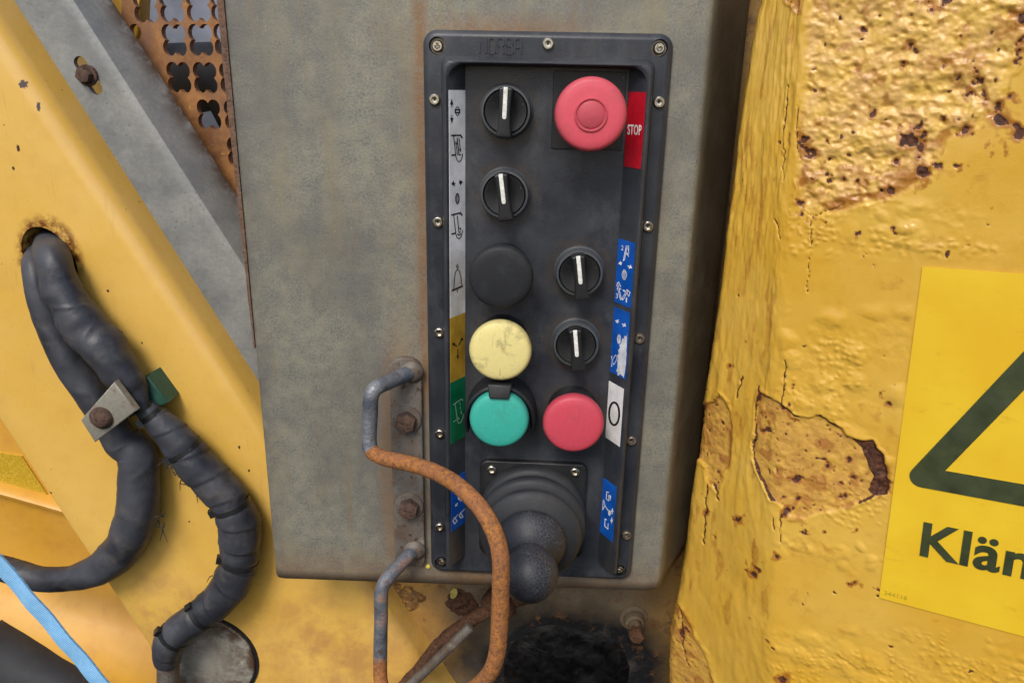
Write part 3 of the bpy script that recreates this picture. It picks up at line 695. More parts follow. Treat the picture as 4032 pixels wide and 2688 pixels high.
marks(-1, [A(s2, (207, 655), (168, 627), 3.4, 15, 9), A(s2, (221, 646), (257, 580), 2.6, 12, 11), A(s2, (214, 675), (214, 762), 2.4, 9, 13)], MT['print_black'], ly)
lg = label(-1, -0.1866, -0.2312, MT['label_green'], text='green label with a pale tipping symbol')
marks(-1, [L(s2, [(174, 1137), (245, 1087), (256, 1100)], 2.6), L(s2, [(192, 1128), (208, 1240), (214, 1275), (224, 1288), (240, 1278), (255, 1245), (262, 1210)], 2.4), L(s2, [(177, 1277), (208, 1256)], 2.4),
           L(s2, [(232, 1115), (235, 1140)], 1.8), L(s2, [(236, 1150), (239, 1175)], 1.8), L(s2, [(240, 1185), (245, 1212)], 3.0), L(s2, [(217, 1235), (226, 1258)], 3.0)], MT['print_pale'], lg)
lb = label(-1, -0.2585, -0.2995, MT['label_blue'], text='blue label with white symbols behind the rusty bar')
marks(-1, [poly([s3(*p) for p in disc2(258, 708, 24, 46)]), L(s3, [(258, 665), (246, 620)], 3), A(s3, (232, 800), (190, 870), 3, 11, 9), A(s3, (282, 775), (318, 725), 3, 10, 8),
           L(s3, [(150, 1120), (178, 1062), (225, 1118), (180, 1168)], 3.2, True), L(s3, [(262, 1025), (288, 975), (326, 1045), (290, 1068)], 3.0, True), L(s3, [(190, 1062), (245, 995)], 2.4), L(s3, [(300, 970), (355, 905)], 2.0)], MT['print_white'], lb)
lr = label(1, -0.0022, -0.0456, MT['label_red'], s0=0.07, s1=1.0, text='glossy red label printed STOP')
l1 = label(1, -0.0901, -0.1314, MT['label_blue'], s1=0.99, text='blue label with numbered white arm symbols')
marks(1, [L(r1, [(127, 244), (146, 152)], 2.0), L(r1, [(134, 246), (150, 162)], 1.8), L(r1, [(143, 150), (162, 152), (164, 178), (152, 160)], 1.8), L(r1, [(158, 165), (164, 205)], 1.6), A(r1, (163, 222), (148, 194), 2.4, 8, 8), poly([r1(*p) for p in disc2(128, 246, 5)]),
          A(r1, (118, 264), (92, 270), 3.4, 17, 11), A(r1, (156, 284), (187, 298), 3.4, 17, 11),
          L(r1, arc(133, 344, 14, 30, 0, 360, 20)[:-1], 2.2, True), L(r1, [(129, 308), (129, 380)], 2.0), L(r1, [(137, 308), (137, 380)], 2.0),
          L(r1, [(82, 408), (106, 508)], 1.8), L(r1, [(90, 405), (114, 508)], 1.8), L(r1, [(84, 405), (95, 392), (110, 425)], 2.4), A(r1, (112, 440), (92, 438), 2.6, 8, 7), L(r1, [(88, 436), (80, 440)], 1.8),
          L(r1, [(116, 508), (150, 445)], 1.8), L(r1, [(125, 512), (158, 450)], 1.8), L(r1, [(150, 442), (172, 462), (162, 490), (152, 462)], 2.2), A(r1, (122, 445), (142, 456), 2.6, 8, 7), poly([r1(*p) for p in disc2(110, 510, 4)]), poly([r1(*p) for p in disc2(121, 511, 4)])], MT['print_white'], l1)
l2 = label(1, -0.1348, -0.1796, MT['label_blue'], s1=0.98, text='blue label worn down to bare white on one side')
marks(1, [A(r1, (98, 660), (72, 650), 3.4, 17, 11), A(r1, (118, 672), (146, 690), 3.4, 17, 11), L(r1, arc(98, 775, 11, 30, 0, 360, 20)[:-1], 2.0, True), L(r1, [(96, 742), (96, 806)], 1.8), L(r1, [(101, 742), (101, 806)], 1.8),
          L(r1, [(50, 925), (74, 880), (86, 905), (64, 945)], 1.6, True), A(r1, (49, 912), (49, 884), 1.6, 6, 6), A(r1, (49, 935), (49, 962), 1.6, 6, 6)], MT['print_white'], l2)
wp = [(153, 735), (148, 760), (136, 752), (126, 775), (118, 770), (112, 800), (100, 812), (103, 835), (92, 850), (96, 872), (84, 880), (92, 905), (86, 930), (88, 960), (76, 985), (88, 1000), (92, 1022), (106, 1008), (118, 1020), (130, 1040), (138, 990), (146, 900), (150, 820)]
rnd = random.Random(3); wq = []
for i in range(len(wp)):
    a, b = wp[i], wp[(i + 1) % len(wp)]
    for t_ in (0, .33, .66): wq.append((a[0] + (b[0] - a[0]) * t_ + rnd.uniform(-2.5, 2.5) * (t_ > 0), a[1] + (b[1] - a[1]) * t_ + rnd.uniform(-5, 5) * (t_ > 0)))
marks(1, [poly([r1(*p) for p in wq])], MT['label_bare'], l2, 'worn_patch', 0.0005)
l3 = label(1, -0.1865, -0.2280, MT['label_white'], s0=0.01, s1=0.93, text='white label with a black ring')
marks(1, [L(r1, arc(65, 1275, 34, 76, 0, 360, 32)[:-1], 6.0, True)], MT['print_black'], l3)
l4 = label(1, -0.2588, -0.3022, MT['label_blue'], s0=0.04, s1=0.90, text='blue label with white symbols beside the joystick')
marks(1, [L(r4, [(385, 540), (348, 530), (343, 640), (378, 670), (385, 575)], 2.4), A(r4, (402, 660), (405, 575), 2.6, 7, 9), L(r4, [(300, 650), (322, 740), (285, 815)], 2.2), L(r4, [(285, 815), (296, 660)], 2.2), L(r4, [(322, 745), (388, 845)], 2.2), poly([r4(*p) for p in disc2(392, 855, 20, 44)]),
          A(r4, (432, 875), (436, 775), 2.6, 10, 15), A(r4, (426, 925), (424, 1020), 2.6, 10, 15), L(r4, [(350, 965), (322, 945), (318, 1055), (365, 1105), (372, 1020)], 2.4)], MT['print_white'], l4)
def wall_text(body, side, bl, br, tl, mat, parent, offset=0.0):
    v, f = text_mesh(body, 1.0, offset); V = np.array(v); mn, mx = V.min(0), V.max(0)
    bl, br, tl = map(np.array, (bl, br, tl)); P2 = []
    for p in V:
        a = (p[0] - mn[0]) / (mx[0] - mn[0]); b = (p[1] - mn[1]) / (mx[1] - mn[1]); P2.append(tuple(bl + (br - bl) * a + (tl - bl) * b))
    return marks(side, [(P2, f)], mat, parent, 'printed_lettering', 0.00045)
c4 = lambda x, y: (1600 + .523 * x, 80 + .523 * y)
wall_text('STOP', 1, c4(1664, 862), c4(1768, 866), c4(1667, 784), MT['print_white'], lr, 0.02)
for ch, x, y in (('2', 113, 178), ('3', 76, 500), ('1', 143, 528)):
    wall_text(ch, 1, r1(x, y), r1(x + (14 if ch != '1' else 8), y + 3), r1(x + 1, y - 33), MT['print_white'], l1, 0.01)

# ---- controls
XL, XR = -0.0268, 0.0215
RZ = (-0.0148, -0.0637, -0.1117, -0.1592, -0.2074)
def selector(x, z, ang, text):
    b = lathe_obj('selector_switch', [(0.0162, 0), (0.0162, 0.0012), (0.0152, 0.0022), (0.0150, 0.0082), (0.0144, 0.0096), (0.0133, 0.0098), (0.0131, 0.0090), (0.0131, 0.003), (0.0, 0.003)], MT['bezel'], panel, (x, YF, z), 56)
    b['label'] = text
    lathe_obj('dial', [(0.0127, 0.002), (0.0127, 0.0086), (0.0122, 0.0094), (0.0100, 0.0090), (0.0055, 0.0074), (0.0, 0.0070)], MT['plastic2'], b, (x, YF, z), 56)
    ol = []
    for s in np.linspace(-1, 1, 15):             # waisted lever outline
        ol.append((0.0033 + 0.0010 * s * s + (0.0004 if s < 0 else -0.0002) * abs(s), -0.0006 + s * 0.0138))
    top = [(0.0030 * math.cos(a) * 1.22, 0.0130 + 0.0010 * math.sin(a)) for a in np.linspace(0.3, math.pi - 0.3, 6)]
    outl = ol + top + [(-a, b_) for a, b_ in ol[::-1]] 
    v, f = prism(outl, 0.0, -0.0135, 0.0011, 3)
    c_, s_ = math.cos(ang), math.sin(ang)
    R2 = lambda p: (p[0] * c_ - p[2] * s_, p[1], p[0] * s_ + p[2] * c_)
    lv = mesh_obj('lever', [R2((p[0], p[1] - 0.0070, p[2])) for p in v], f, MT['plastic2'], b, smooth=40, loc=(x, YF, z))
    pm = [(-0.00125, 0.0138), (0.00125, 0.0138)] + [(0.00125 * math.cos(a), -0.0028 + 0.00125 * math.sin(a)) for a in np.linspace(0, -math.pi, 8)]
    v, f = prism(pm, -0.0128, -0.01385, 0.0002, 1)
    mesh_obj('pointer_mark', [R2((p[0], p[1] - 0.0070, p[2])) for p in v], f, MT['white_mark'], b, smooth=40, loc=(x, YF, z))
rad = math.radians
selector(XL, RZ[0], rad(-2), 'topmost black rotary switch beside the emergency stop')
selector(XL, RZ[1], rad(7.5), 'second black rotary switch of the left row')
selector(XR, RZ[2], rad(7.8), 'black rotary switch beside the black push button')
selector(XR, RZ[3], rad(6.8), 'black rotary switch beside the yellow push button')
def mushroom(name, x, z, mat, text, r=0.0200, h=0.0285, dome=0.0010):
    pr = [(0.0125, 0.010), (0.0125, h - 0.0105), (r * 0.90, h - 0.0098), (r * 0.975, h - 0.0085), (r, h - 0.0062), (r * 0.998, h - 0.0040), (r * 0.975, h - 0.0022), (r * 0.93, h - 0.0009), (r * 0.86, h - 0.0003)]
    pr += [(r * 0.86 * t_, h - 0.0003 + dome * (1 - t_ * t_)) for t_ in (0.8, 0.6, 0.4, 0.2, 0.0)]
    b = lathe_obj(name, pr, mat, panel, (x, YF, z), 64, True)
    b['label'] = text
    lathe_obj('collar', [(0.0168, 0), (0.0168, 0.0035), (0.0158, 0.0055), (0.0152, 0.0120), (0.0142, 0.0132), (0.0, 0.0132)], MT['plastic2'], b, (x, YF, z), 48)
    return b
es = mushroom('emergency_stop_button', XR + 0.0010, RZ[0], MT['estop'], 'large faded pink red emergency stop mushroom button', 0.0205, 0.0325, 0.0007)
lathe_obj('centre_ring', [(0.0094, -0.0002), (0.0094, 0.0006), (0.0090, 0.0010), (0.0085, 0.0010), (0.0081, 0.0006), (0.0080, 0.0003), (0.0074, 0.0003), (0.0072, 0.0008), (0.0066, 0.0011), (0.0, 0.0012)], MT['estop'], es, (XR + 0.0010, YF - 0.0327, RZ[0]), 56)
v, f = prism(rrect(0.0008, 0.0438, -0.0362, 0.0088, 0.0008, 3), YF + 0.0005, YF - 0.0009, 0.0003, 1)
mesh_obj('legend_plate', v, f, MT['plastic2'], es)
mushroom('push_button', XL - 0.0004, RZ[2], MT['black_btn'], 'matt black round push button', 0.0200, 0.0275, 0.0008)
mushroom('push_button', XL, RZ[3], MT['yellow_btn'], 'scuffed pale yellow round push button', 0.0199, 0.0285)
gb = mushroom('push_button', XL, RZ[4] + 0.0010, MT['green_btn'], 'teal green round push button inside a black guard', 0.0195, 0.0285)
mushroom('push_button', XR, RZ[4], MT['red'], 'red round push button at the bottom right', 0.0199, 0.0285)
# guard hoop round the green button
def guard():
    ins, outs, V = 0.0215, 0.0240, []
    A_ = np.linspace(math.radians(-18), math.radians(198), 44)
    for a in A_:
        e = abs(a - math.pi / 2) / math.radians(108); h = 0.0225 * (1 - 0.15 * e ** 3); wd = 1 - 0.25 * e ** 4
        c_, s_ = math.cos(a), math.sin(a); zz = -0.0045 * e ** 2
        for r_, y in ((ins, 0.0), (ins, -h), (ins + (outs - ins) * 0.5, -h - 0.0008), (ins + (outs - ins) * wd, -h + 0.0004), (outs, 0.0)): V.append((r_ * c_, y, r_ * s_ + zz))
    f = grid_faces(len(A_), 5, True) + [(0, 1, 2, 3, 4), tuple(len(V) - 5 + i for i in range(5))]
    g = mesh_obj('guard', V, f, MT['plastic2'], gb, smooth=35, loc=(XL, YF, RZ[4] - 0.0005))
    tb = [(-0.0078, 0.0), (0.0078, 0.0), (0.0066, -0.0080), (0.0058, -0.0092), (-0.0058, -0.0092), (-0.0066, -0.0080)]
    v, f = prism(tb, 0.004, -0.0028, 0.0012, 3)
    c_, s_ = math.cos(0.30), math.sin(0.30)
    v = [(p[0], p[1] * c_ - p[2] * s_ * -1 * 0 + p[2] * 0.25, p[2]) for p in v]
    mesh_obj('guard_tab', v, f, MT['plastic2'], gb, smooth=40, loc=(XL, YF - 0.0255, RZ[4] + 0.0262))
guard()
# tiny moulding pip between the buttons
pp = at(2118, 1339, YF); lathe_obj('moulding_pip', [(0.0017, 0), (0.0016, 0.0006), (0.0, 0.0007)], MT['plastic'], panel, (pp[0], YF, pp[2]), 20)
# joystick
JX, JZ = -0.0036, -0.2850
v, f = prism(rrect(JX - 0.0375, JX + 0.0375, JZ - 0.0375, JZ + 0.0375, 0.006, 6), 0.0005, -0.0045, 0.0012)
jp = [(0.0352, 0.002), (0.0366, 0.004), (0.0372, 0.008), (0.0368, 0.0125), (0.0345, 0.0148), (0.0290, 0.0156), (0.0290, 0.0166), (0.0350, 0.0182), (0.0368, 0.0225), (0.0366, 0.0265), (0.0344, 0.0288), (0.0280, 0.0296), (0.0280, 0.0308), (0.0326, 0.0326), (0.0340, 0.0362), (0.0332, 0.0385), (0.0300, 0.0408), (0.0250, 0.0428), (0.0234, 0.0434), (0.0, 0.0434)]
js = lathe_obj('joystick', jp, MT['rubber'], panel, (JX, YF, JZ), 72, 50); js['label'] = 'black joystick with bellows boot and ball knob'
mesh_obj('base_plate', v, f, MT['plastic2'], js, smooth=35, loc=(0, YF, 0))
lathe_obj('boot_collar', [(0.0230, 0.0430), (0.0236, 0.0446), (0.0232, 0.0468), (0.0212, 0.0505), (0.0180, 0.0540), (0.0145, 0.0572), (0.0118, 0.0605), (0.0104, 0.0640), (0.0101, 0.0690), (0.0, 0.0690)], MT['crackle'], js, (JX, YF, JZ), 64, True)
kr = 0.0180; kn = [(0.0098, 0.0620)]
for a in np.linspace(-56, 90, 22): kn.append((kr * math.cos(rad(a)), 0.0785 + kr * 1.02 * math.sin(rad(a))))
kn[-1] = (0.0, kn[-1][1])
lathe_obj('ball_knob', kn, MT['crackle'], js, (JX, YF, JZ), 64, True)
for (u, w) in ((1936, 1851), (2264, 1860)):
    p = at(u, w, YF - 0.006); link('screw', me_s, None, js, False, (p[0], YF - 0.0044, p[2]), (0, 0.4, 0))

# ================================================================== GUARD HANDLE
def build_handle():
    t = thing('guard_handle', 'bent rusty round bar guard bolted to the cabinet in front of the joystick', 'handle', tuple(at(1641, 2210, -0.002)))
    # mounting plate
    a = at(1533, 1480, -0.004); b = at(1660, 1480, -0.004); c = at(1572, 2190, -0.004); d = at(1690, 2190, -0.004)
    x0, x1 = a[0], b[0]; zt = at(1600, 1408, -0.004)[2]; zb = at(1640, 2226, -0.004)[2]
    v, f = prism(rrect(x0, x1, zb, zt, (0.0098, 0.0098, 0.005, 0.005), 9), 0.0006, -0.0050, 0.0008)
    pl = mesh_obj('mounting_plate', v, f, MT['plate'], t, smooth=35); pl['label'] = 'rust-stained flat mounting plate'
    xm = (x0 + x1) / 2
    for (u, w) in ((1598, 1660), (1609, 2001)):
        p = at(u, w, -0.009)
        wv, wf = lathe([(0.0103, 0), (0.0103, 0.0012), (0.0099, 0.0018), (0.0050, 0.0020), (0.0, 0.0020)], 40)
        ws = mesh_obj('bolt', [(q[0], q[1], q[2]) for q in wv], wf, MT['plate'], t, smooth=35, loc=(p[0], -0.0049, p[2])); ws['label'] = 'rusty hexagon bolt with washer'
        hx = [(0.0073 * math.cos(rad(a_)), 0.0073 * math.sin(rad(a_))) for a_ in range(20, 380, 60)]
        hv, hf = prism(hx, 0.0, -0.0062, 0.0009, 2)
        mesh_obj('bolt_head', hv, hf, MT['bolt'], ws, smooth=30, loc=(p[0], -0.0068, p[2]))
    # the bar: measured points with their distance in front of the cabinet
    pts = [(1622, 1462, -0.004), (1545, 1497, -0.020), (1485, 1525, -0.033), (1462, 1560, -0.036), (1457, 1640, -0.036), (1453, 1735, -0.038), (1466, 1778, -0.041), (1512, 1802, -0.048), (1600, 1822, -0.060), (1700, 1852, -0.074), (1800, 1908, -0.090),
           (1880, 1985, -0.104), (1938, 2075, -0.116), (1968, 2170, -0.122), (1972, 2270, -0.124), (1968, 2420, -0.124), (1958, 2560, -0.124), (1930, 2645, -0.122), (1870, 2705, -0.116), (1780, 2745, -0.104), (1640, 2765, -0.080), (1545, 2750, -0.058), (1505, 2700, -0.045),
           (1497, 2640, -0.040), (1498, 2560, -0.038), (1500, 2440, -0.036), (1502, 2330, -0.034), (1524, 2278, -0.031), (1572, 2225, -0.020), (1634, 2162, -0.004)]
    path = catmull([at(*p) for p in pts], 9)
    V, Fc, fr, tn = tube(path, 0.00498, 22, lambda i, a: 1 + 0.025 * float(vnoise(i * 0.35, math.cos(a) * 1.5, math.sin(a) * 1.5, 2)))
    n = len(path); s = np.linspace(0, len(pts) - 1, n); prof = np.interp(s, [0, 5.2, 5.9, 6.6, 22, 24, 29], [0.18, 0.15, 0.55, 0.98, 0.95, 0.40, 0.42])
    V = np.array(V); rust = np.repeat(prof, 22)
    up = np.array([0, 0, 1.0]); nr = V - np.repeat(path, 22, 0); dn = -(nr @ up) / 0.005           # bare zinc survives on the underside of the sweep
    sec = np.repeat(s, 22); rust = rust - 0.75 * sstep(0.45, 0.95, dn) * ((sec > 6) & (sec < 10.5)) * (1 - sstep(8.5, 10.5, sec))
    bar = mesh_obj('bar', V, Fc, MT['bar'], t, smooth=True, attrs={'rust': rust}); bar['label'] = 'zinc bar turning to orange rust'
    for p_ in (pts[0], pts[-1]):
        q = at(*p_); lathe_obj('weld', [(0.0082, 0), (0.0078, 0.0012), (0.0062, 0.0026), (0.0048, 0.0042), (0.0, 0.0044)], MT['plate'], t, (q[0], -0.0049, q[2]), 24, True)
build_handle()

# ================================================================== LEFT: ARM, BRACE, PERFORATED SHEET
def line_pt(a, b, t): return a + (b - a) * t
def build_arm():
    t = thing('lifting_arm', 'smooth glossy yellow sloping arm with an oval cable hole', 'machine arm', (-0.33, 0.07, -0.6))
    r0, r1_ = at(0, 190, .06), at(1027, 1734, .06); l0, l1_ = at(0, 1665, .06), at(353, 2198, .06)
    dirv = (r1_ - r0) / np.linalg.norm(r1_ - r0); g = np.array([-dirv[2], 0, dirv[0]])
    if g[0] < 0: g = -g
    rows = []; n = 90
    for i in range(n + 1):
        tt = -0.45 + 2.55 * i / n; R_ = line_pt(r0, r1_, tt); Lp = line_pt(l0, l1_, (R_ - l0) @ dirv / ((l1_ - l0) @ dirv))
        row = [(Lp[0], 0.125, Lp[2]), (Lp[0], 0.066, Lp[2])]
        for a in (30, 60, 90): row.append((Lp[0] + g[0] * 0.004 * (1 - math.cos(rad(a))), 0.066 - 0.006 * math.sin(rad(a)), Lp[2] + g[2] * 0.004 * (1 - math.cos(rad(a)))))
        p_in = np.array(row[-1]); p_out = R_ - g * 0.006
        for s in np.linspace(0, 1, 14)[1:]: 
            q = p_in + (p_out - p_in) * s; row.append((q[0], 0.06, q[2]))
        rr = 0.016
        for a in np.linspace(8, 72, 8): row.append((p_out[0] + g[0] * rr * math.sin(rad(a)), 0.06 + rr * (1 - math.cos(rad(a))), p_out[2] + g[2] * rr * math.sin(rad(a))))
        q = row[-1]; row.append((q[0] + g[0] * 0.016, 0.125, q[2] + g[2] * 0.016)); rows.append(row)
    m = len(rows[0]); v = [p for r in rows for p in r]; f = grid_faces(len(rows), m, True) + [tuple(range(m)), tuple(len(v) - m + i for i in range(m))]
    o = mesh_obj('arm_body', v, f, MT['arm'], t)
    hp = at(196, 1026, .06); el = []
    for i in range(40):
        a = 2 * math.pi * i / 40; x, z = 0.0190 * math.cos(a), 0.0265 * math.sin(a); c_, s_ = math.cos(0.42), math.sin(0.42); el.append((hp[0] + x * c_ - z * s_, hp[2] + x * s_ + z * c_))
    cv, cf = prism(el, 0.115, 0.03); c_ = mesh_obj('cutter', cv, cf, MT['rust_dark'])
    boolean_cut(o, [c_]); o.data.shade_smooth(); o.data.set_sharp_from_angle(angle=rad(30))
build_arm()
def build_brace():
    t = thing('diagonal_brace', 'galvanised grey folded steel brace running diagonally behind the cabinet', 'brace', tuple(at(700, 1100, .05)))
    Ll = (at(52, 0, .03), at(1007, 1487, .03)); Bl = (at(281, 0, .03), at(844, 878, .03)); Rl = (at(439, 0, .055), at(941, 786, .055))
    d = (Ll[1] - Ll[0]) / np.linalg.norm(Ll[1] - Ll[0]); rows = []; n = 80; edge = []
    for i in range(n + 1):
        s = -0.12 + 0.52 * i / n
        Lp = Ll[0] + d * s; k_ = lambda ln: ln[0] + (ln[1] - ln[0]) / np.linalg.norm(ln[1] - ln[0]) * s
        B, R_ = k_(Bl), k_(Rl); w = B - Lp; w2 = R_ - B
        row = [Lp + np.array([0, .022, 0]), Lp + np.array([0, .0025, 0]), Lp + w * 0.012]; ed = [0.25, 0.2, 0.1]
        for q in (0.2, 0.4, 0.6, 0.8, 0.93): row.append(Lp + w * q); ed.append(0)
        row.append(B + w2 * 0.03 + np.array([0, .0006, 0])); ed.append(0)
        for q in (0.15, 0.35, 0.55, 0.72, 0.86, 1.0): row.append(B + w2 * q); ed.append(max(0, (q - 0.5) * 2))
        back = [R_ + np.array([-0.001, .003, -0.001]), B + np.array([-0.001, .004, 0]), Lp + np.array([.003, .004, 0]), Lp + np.array([.003, .022, 0])]
        rows.append(row + back); edge += ed + [0.9, 0, 0, 0]
    m = len(rows[0]); v = [p for r in rows for p in r]; f = grid_faces(len(rows), m, True) + [tuple(range(m)), tuple(len(v) - m + i for i in range(m))]
    o = mesh_obj('folded_plate', v, f, MT['galv'], t, smooth=28, attrs={'edge': edge})
    p = at(347, 298, .03); dn = math.atan2(d[2], d[0])
    # slotted hole shown as a rimmed slot plate with washer and bolt
    sl_ = rrect(-0.013, 0.013, -0.0042, 0.0042, 0.0041, 7); c_, s_ = math.cos(dn), math.sin(dn)
    sl2 = [(p[0] + a * c_ - b * s_, p[2] + a * s_ + b * c_) for a, b in sl_]
    cv, cf = prism(sl2, 0.045, 0.015); cc = mesh_obj('cutter', cv, cf, MT['rust_dark']); 
    try: boolean_cut(o, [cc])
    except Exception as ex: print('cut', ex)
    o.data.shade_smooth(); o.data.set_sharp_from_angle(angle=rad(28))
    bo = lathe_obj('bolt', [(0.0068, 0), (0.0068, 0.0014), (0.0064, 0.0018), (0.0, 0.0018)], MT['bolt'], t, (p[0], 0.0298, p[2]), 32); bo['label'] = 'rusty bolt in a slotted hole'
    hx = [(0.0052 * math.cos(rad(a_)), 0.0052 * math.sin(rad(a_))) for a_ in range(10, 370, 60)]; hv, hf = prism(hx, 0, -0.005, 0.0011, 2)
    mesh_obj('bolt_head', hv, hf, MT['bolt'], bo, smooth=30, loc=(p[0] - 0.0005, 0.0282, p[2]))
build_brace()
def build_sheet():
    Y = 0.072; K = .574
    c1 = lambda x, y: (K * x, K * y)
    outer = [at(*c1(*p), Y) for p in ((850, -460), (1900, -460), (1900, 1900), (1640, 1660), (1150, 780), (850, 230))]
    holes = []
    def quat(cx, cy, r, off):
        pts = []
        for q in range(4):
            base = 45 + 90 * q
            for a in np.linspace(-103, 103, 9): pts.append((cx + off * math.cos(rad(base)) + r * math.cos(rad(base + a)), cy + 1.24 * (off * math.sin(rad(base)) + r * math.sin(rad(base + a)))))
        return pts
    cen = []
    ex = at(*c1(1385, 275), Y) - at(*c1(1210, 280), Y); p00 = at(*c1(1210, 280), Y)
    for (cx, cy) in ((1012, 50), (1190, 45), (1372, 42), (1540, 40), (1208, 280), (1390, 278), (1562, 276), (1240, 534), (1420, 536), (1600, 538), (1446, 786), (1630, 790), (1650, 1040), (1030, -190), (1205, -195), (1385, -200), (1560, -205), (1740, 275), (1780, 536), (1800, 790)):
        q = at(*c1(cx, cy), Y); cen.append((q[0], q[2]))
    bm = bmesh.new(); edges = []
    def loop(pts):
        vs = [bm.verts.new((x, Y, z)) for x, z in pts]
        for i in range(len(vs)): edges.append(bm.edges.new((vs[i], vs[(i + 1) % len(vs)])))
    loop([(p[0], p[2]) for p in outer])
    for cx, cz in cen: loop(quat(cx, cz, 0.0046, 0.0054))
    q = at(*c1(943, 222), Y); loop([(q[0] + 0.0042 * math.cos(a), q[2] + 0.0052 * math.sin(a)) for a in np.linspace(0, 2 * math.pi, 17)[:-1]])
    bmesh.ops.triangle_fill(bm, use_beauty=True, use_dissolve=False, edges=edges, normal=(0, -1, 0))
    me = bpy.data.meshes.new('perforated_sheet'); bm.to_mesh(me); bm.free()
    o = link('perforated_sheet', me, MT['sheet']); md = o.modifiers.new('thickness', 'SOLIDIFY'); md.thickness = 0.006; md.offset = 0
    tag(o, 'rusty orange steel sheet with four-lobed holes behind the brace', 'perforated sheet')
    # yellow strip beside it
    yv, yf = prism([(p[0], p[2]) for p in (at(300, -160, .095), at(560, -160, .095), at(545, 140, .095), at(520, 170, .095), at(430, 120, .095))], 0.11, 0.095, 0.002)
    y_ = mesh_obj('side_strip', yv, yf, MT['yellow_plain'], smooth=35); tag(y_, 'small yellow painted strip between brace and perforated sheet', 'metal strip')
    # dark pipe behind the holes
    pv, pf, _, _ = tube(np.array([at(560, 330, .15), at(900, 300, .14), at(1100, 640, .15)]), 0.03, 20)
    d_ = mesh_obj('dark_pipe', pv, pf, MT['rubber'], smooth=True); tag(d_, 'dark pipe glimpsed through the lower four-lobed holes', 'pipe')
build_sheet()

# ---- lower left bodywork
def build_lower_left():
    K = .63; c3 = lambda x, y: (K * x, 1700 + K * y)
    z_l = at(*c3(150, 420), .10)[2]
    prof = [(0.105, -0.20), (0.105, z_l + 0.006), (0.098, z_l + 0.004), (0.094, z_l), (0.096, z_l - 0.004), (0.104, z_l - 0.007), (0.107, z_l - 0.03), (0.108, -0.445), (0.104, -0.462), (0.094, -0.478), (0.082, -0.492), (0.074, -0.508), (0.071, -0.522), (0.073, -0.538), (0.084, -0.556), (0.10, -0.568), (0.12, -0.575), (0.14, -0.575), (0.14, -0.20)]
    xs = np.linspace(-0.62, -0.24, 24); v = []
    for x in xs:
        for y, z in prof: v.append((x, y, z + (x + 0.45) * -0.28))
    m = len(prof); f = grid_faces(len(xs), m, True) + [tuple(range(m)), tuple(len(v) - m + i for i in range(m))]
    o = mesh_obj('body_skirt', v, f, MT['orange_paint'], smooth=40); tag(o, 'orange yellow lower bodywork with a ledge, left of the arm', 'bodywork')
    q = [at(*c3(*p), .1035) for p in ((-60, 122), (135, 152), (330, 445), (-60, 345))]
    tv, tf = prism([(p[0], p[2]) for p in q], 0.1055, 0.1035); o2 = mesh_obj('reflective_tape', tv, tf, MT['tape']); tag(o2, 'yellow honeycomb reflective tape at the left edge of the picture', 'reflective tape')
    a, b = at(*c3(-60, 1400), .06), at(*c3(520, 1690), .06); a = a + np.array([0, 0.012, -0.012]); b = b + np.array([0, 0.012, -0.012])
    pth = np.array([a + (b - a) * s for s in np.linspace(-0.2, 1.3, 24)])
    tv, tf, _, _ = tube(pth, 0.031, 28, lambda i, an: 1 + 0.01 * float(vnoise(i * .5, math.cos(an) * 2, math.sin(an) * 2)))
    o3 = mesh_obj('rubber_bumper', tv, tf, MT['rubber'], smooth=True); tag(o3, 'black rubber bumper in the lower left corner under the blue strap', 'bumper')
build_lower_left()

# ---- round cover plate, conduit pipe
def build_cover():
    K = .63; c3 = lambda x, y: (K * x, 1700 + K * y)
    p = at(*c3(1285, 1420), .058)
    t = lathe_obj('cover_plate', [(0.0445, -0.001), (0.0445, 0.0032), (0.0435, 0.0040), (0.0, 0.0041)], MT['disc'], None, (p[0], 0.0605, p[2]), 72)
    me = t.data; a_ = me.attributes.new('edge', 'FLOAT', 'POINT'); a_.data.foreach_set('value', np.array([1.0 if math.hypot(v.co.x, v.co.z) > .040 else 0.0 for v in me.vertices], np.float32))
    tag(t, 'round rust-spotted grey cover plate behind the bent cable end', 'cover plate')
    g_ = lathe_obj('gasket', [(0.0465, -0.001), (0.0465, 0.0016), (0.0440, 0.0018), (0.0, 0.0018)], MT['dark_hole'], t, (p[0] + 0.0010, 0.0605, p[2] - 0.0006), 64)
    a, b = at(*c3(1052, 1395), .034), at(*c3(1050, 1640), .036)
    tv, tf, _, _ = tube(np.array([a + (b - a) * s for s in np.linspace(0, 1.5, 20)]), 0.0092, 24)
    o = mesh_obj('conduit_pipe', tv, tf, MT['plate'], smooth=40); tag(o, 'short rusty upright pipe at the lower end of the cable', 'pipe')
build_cover()

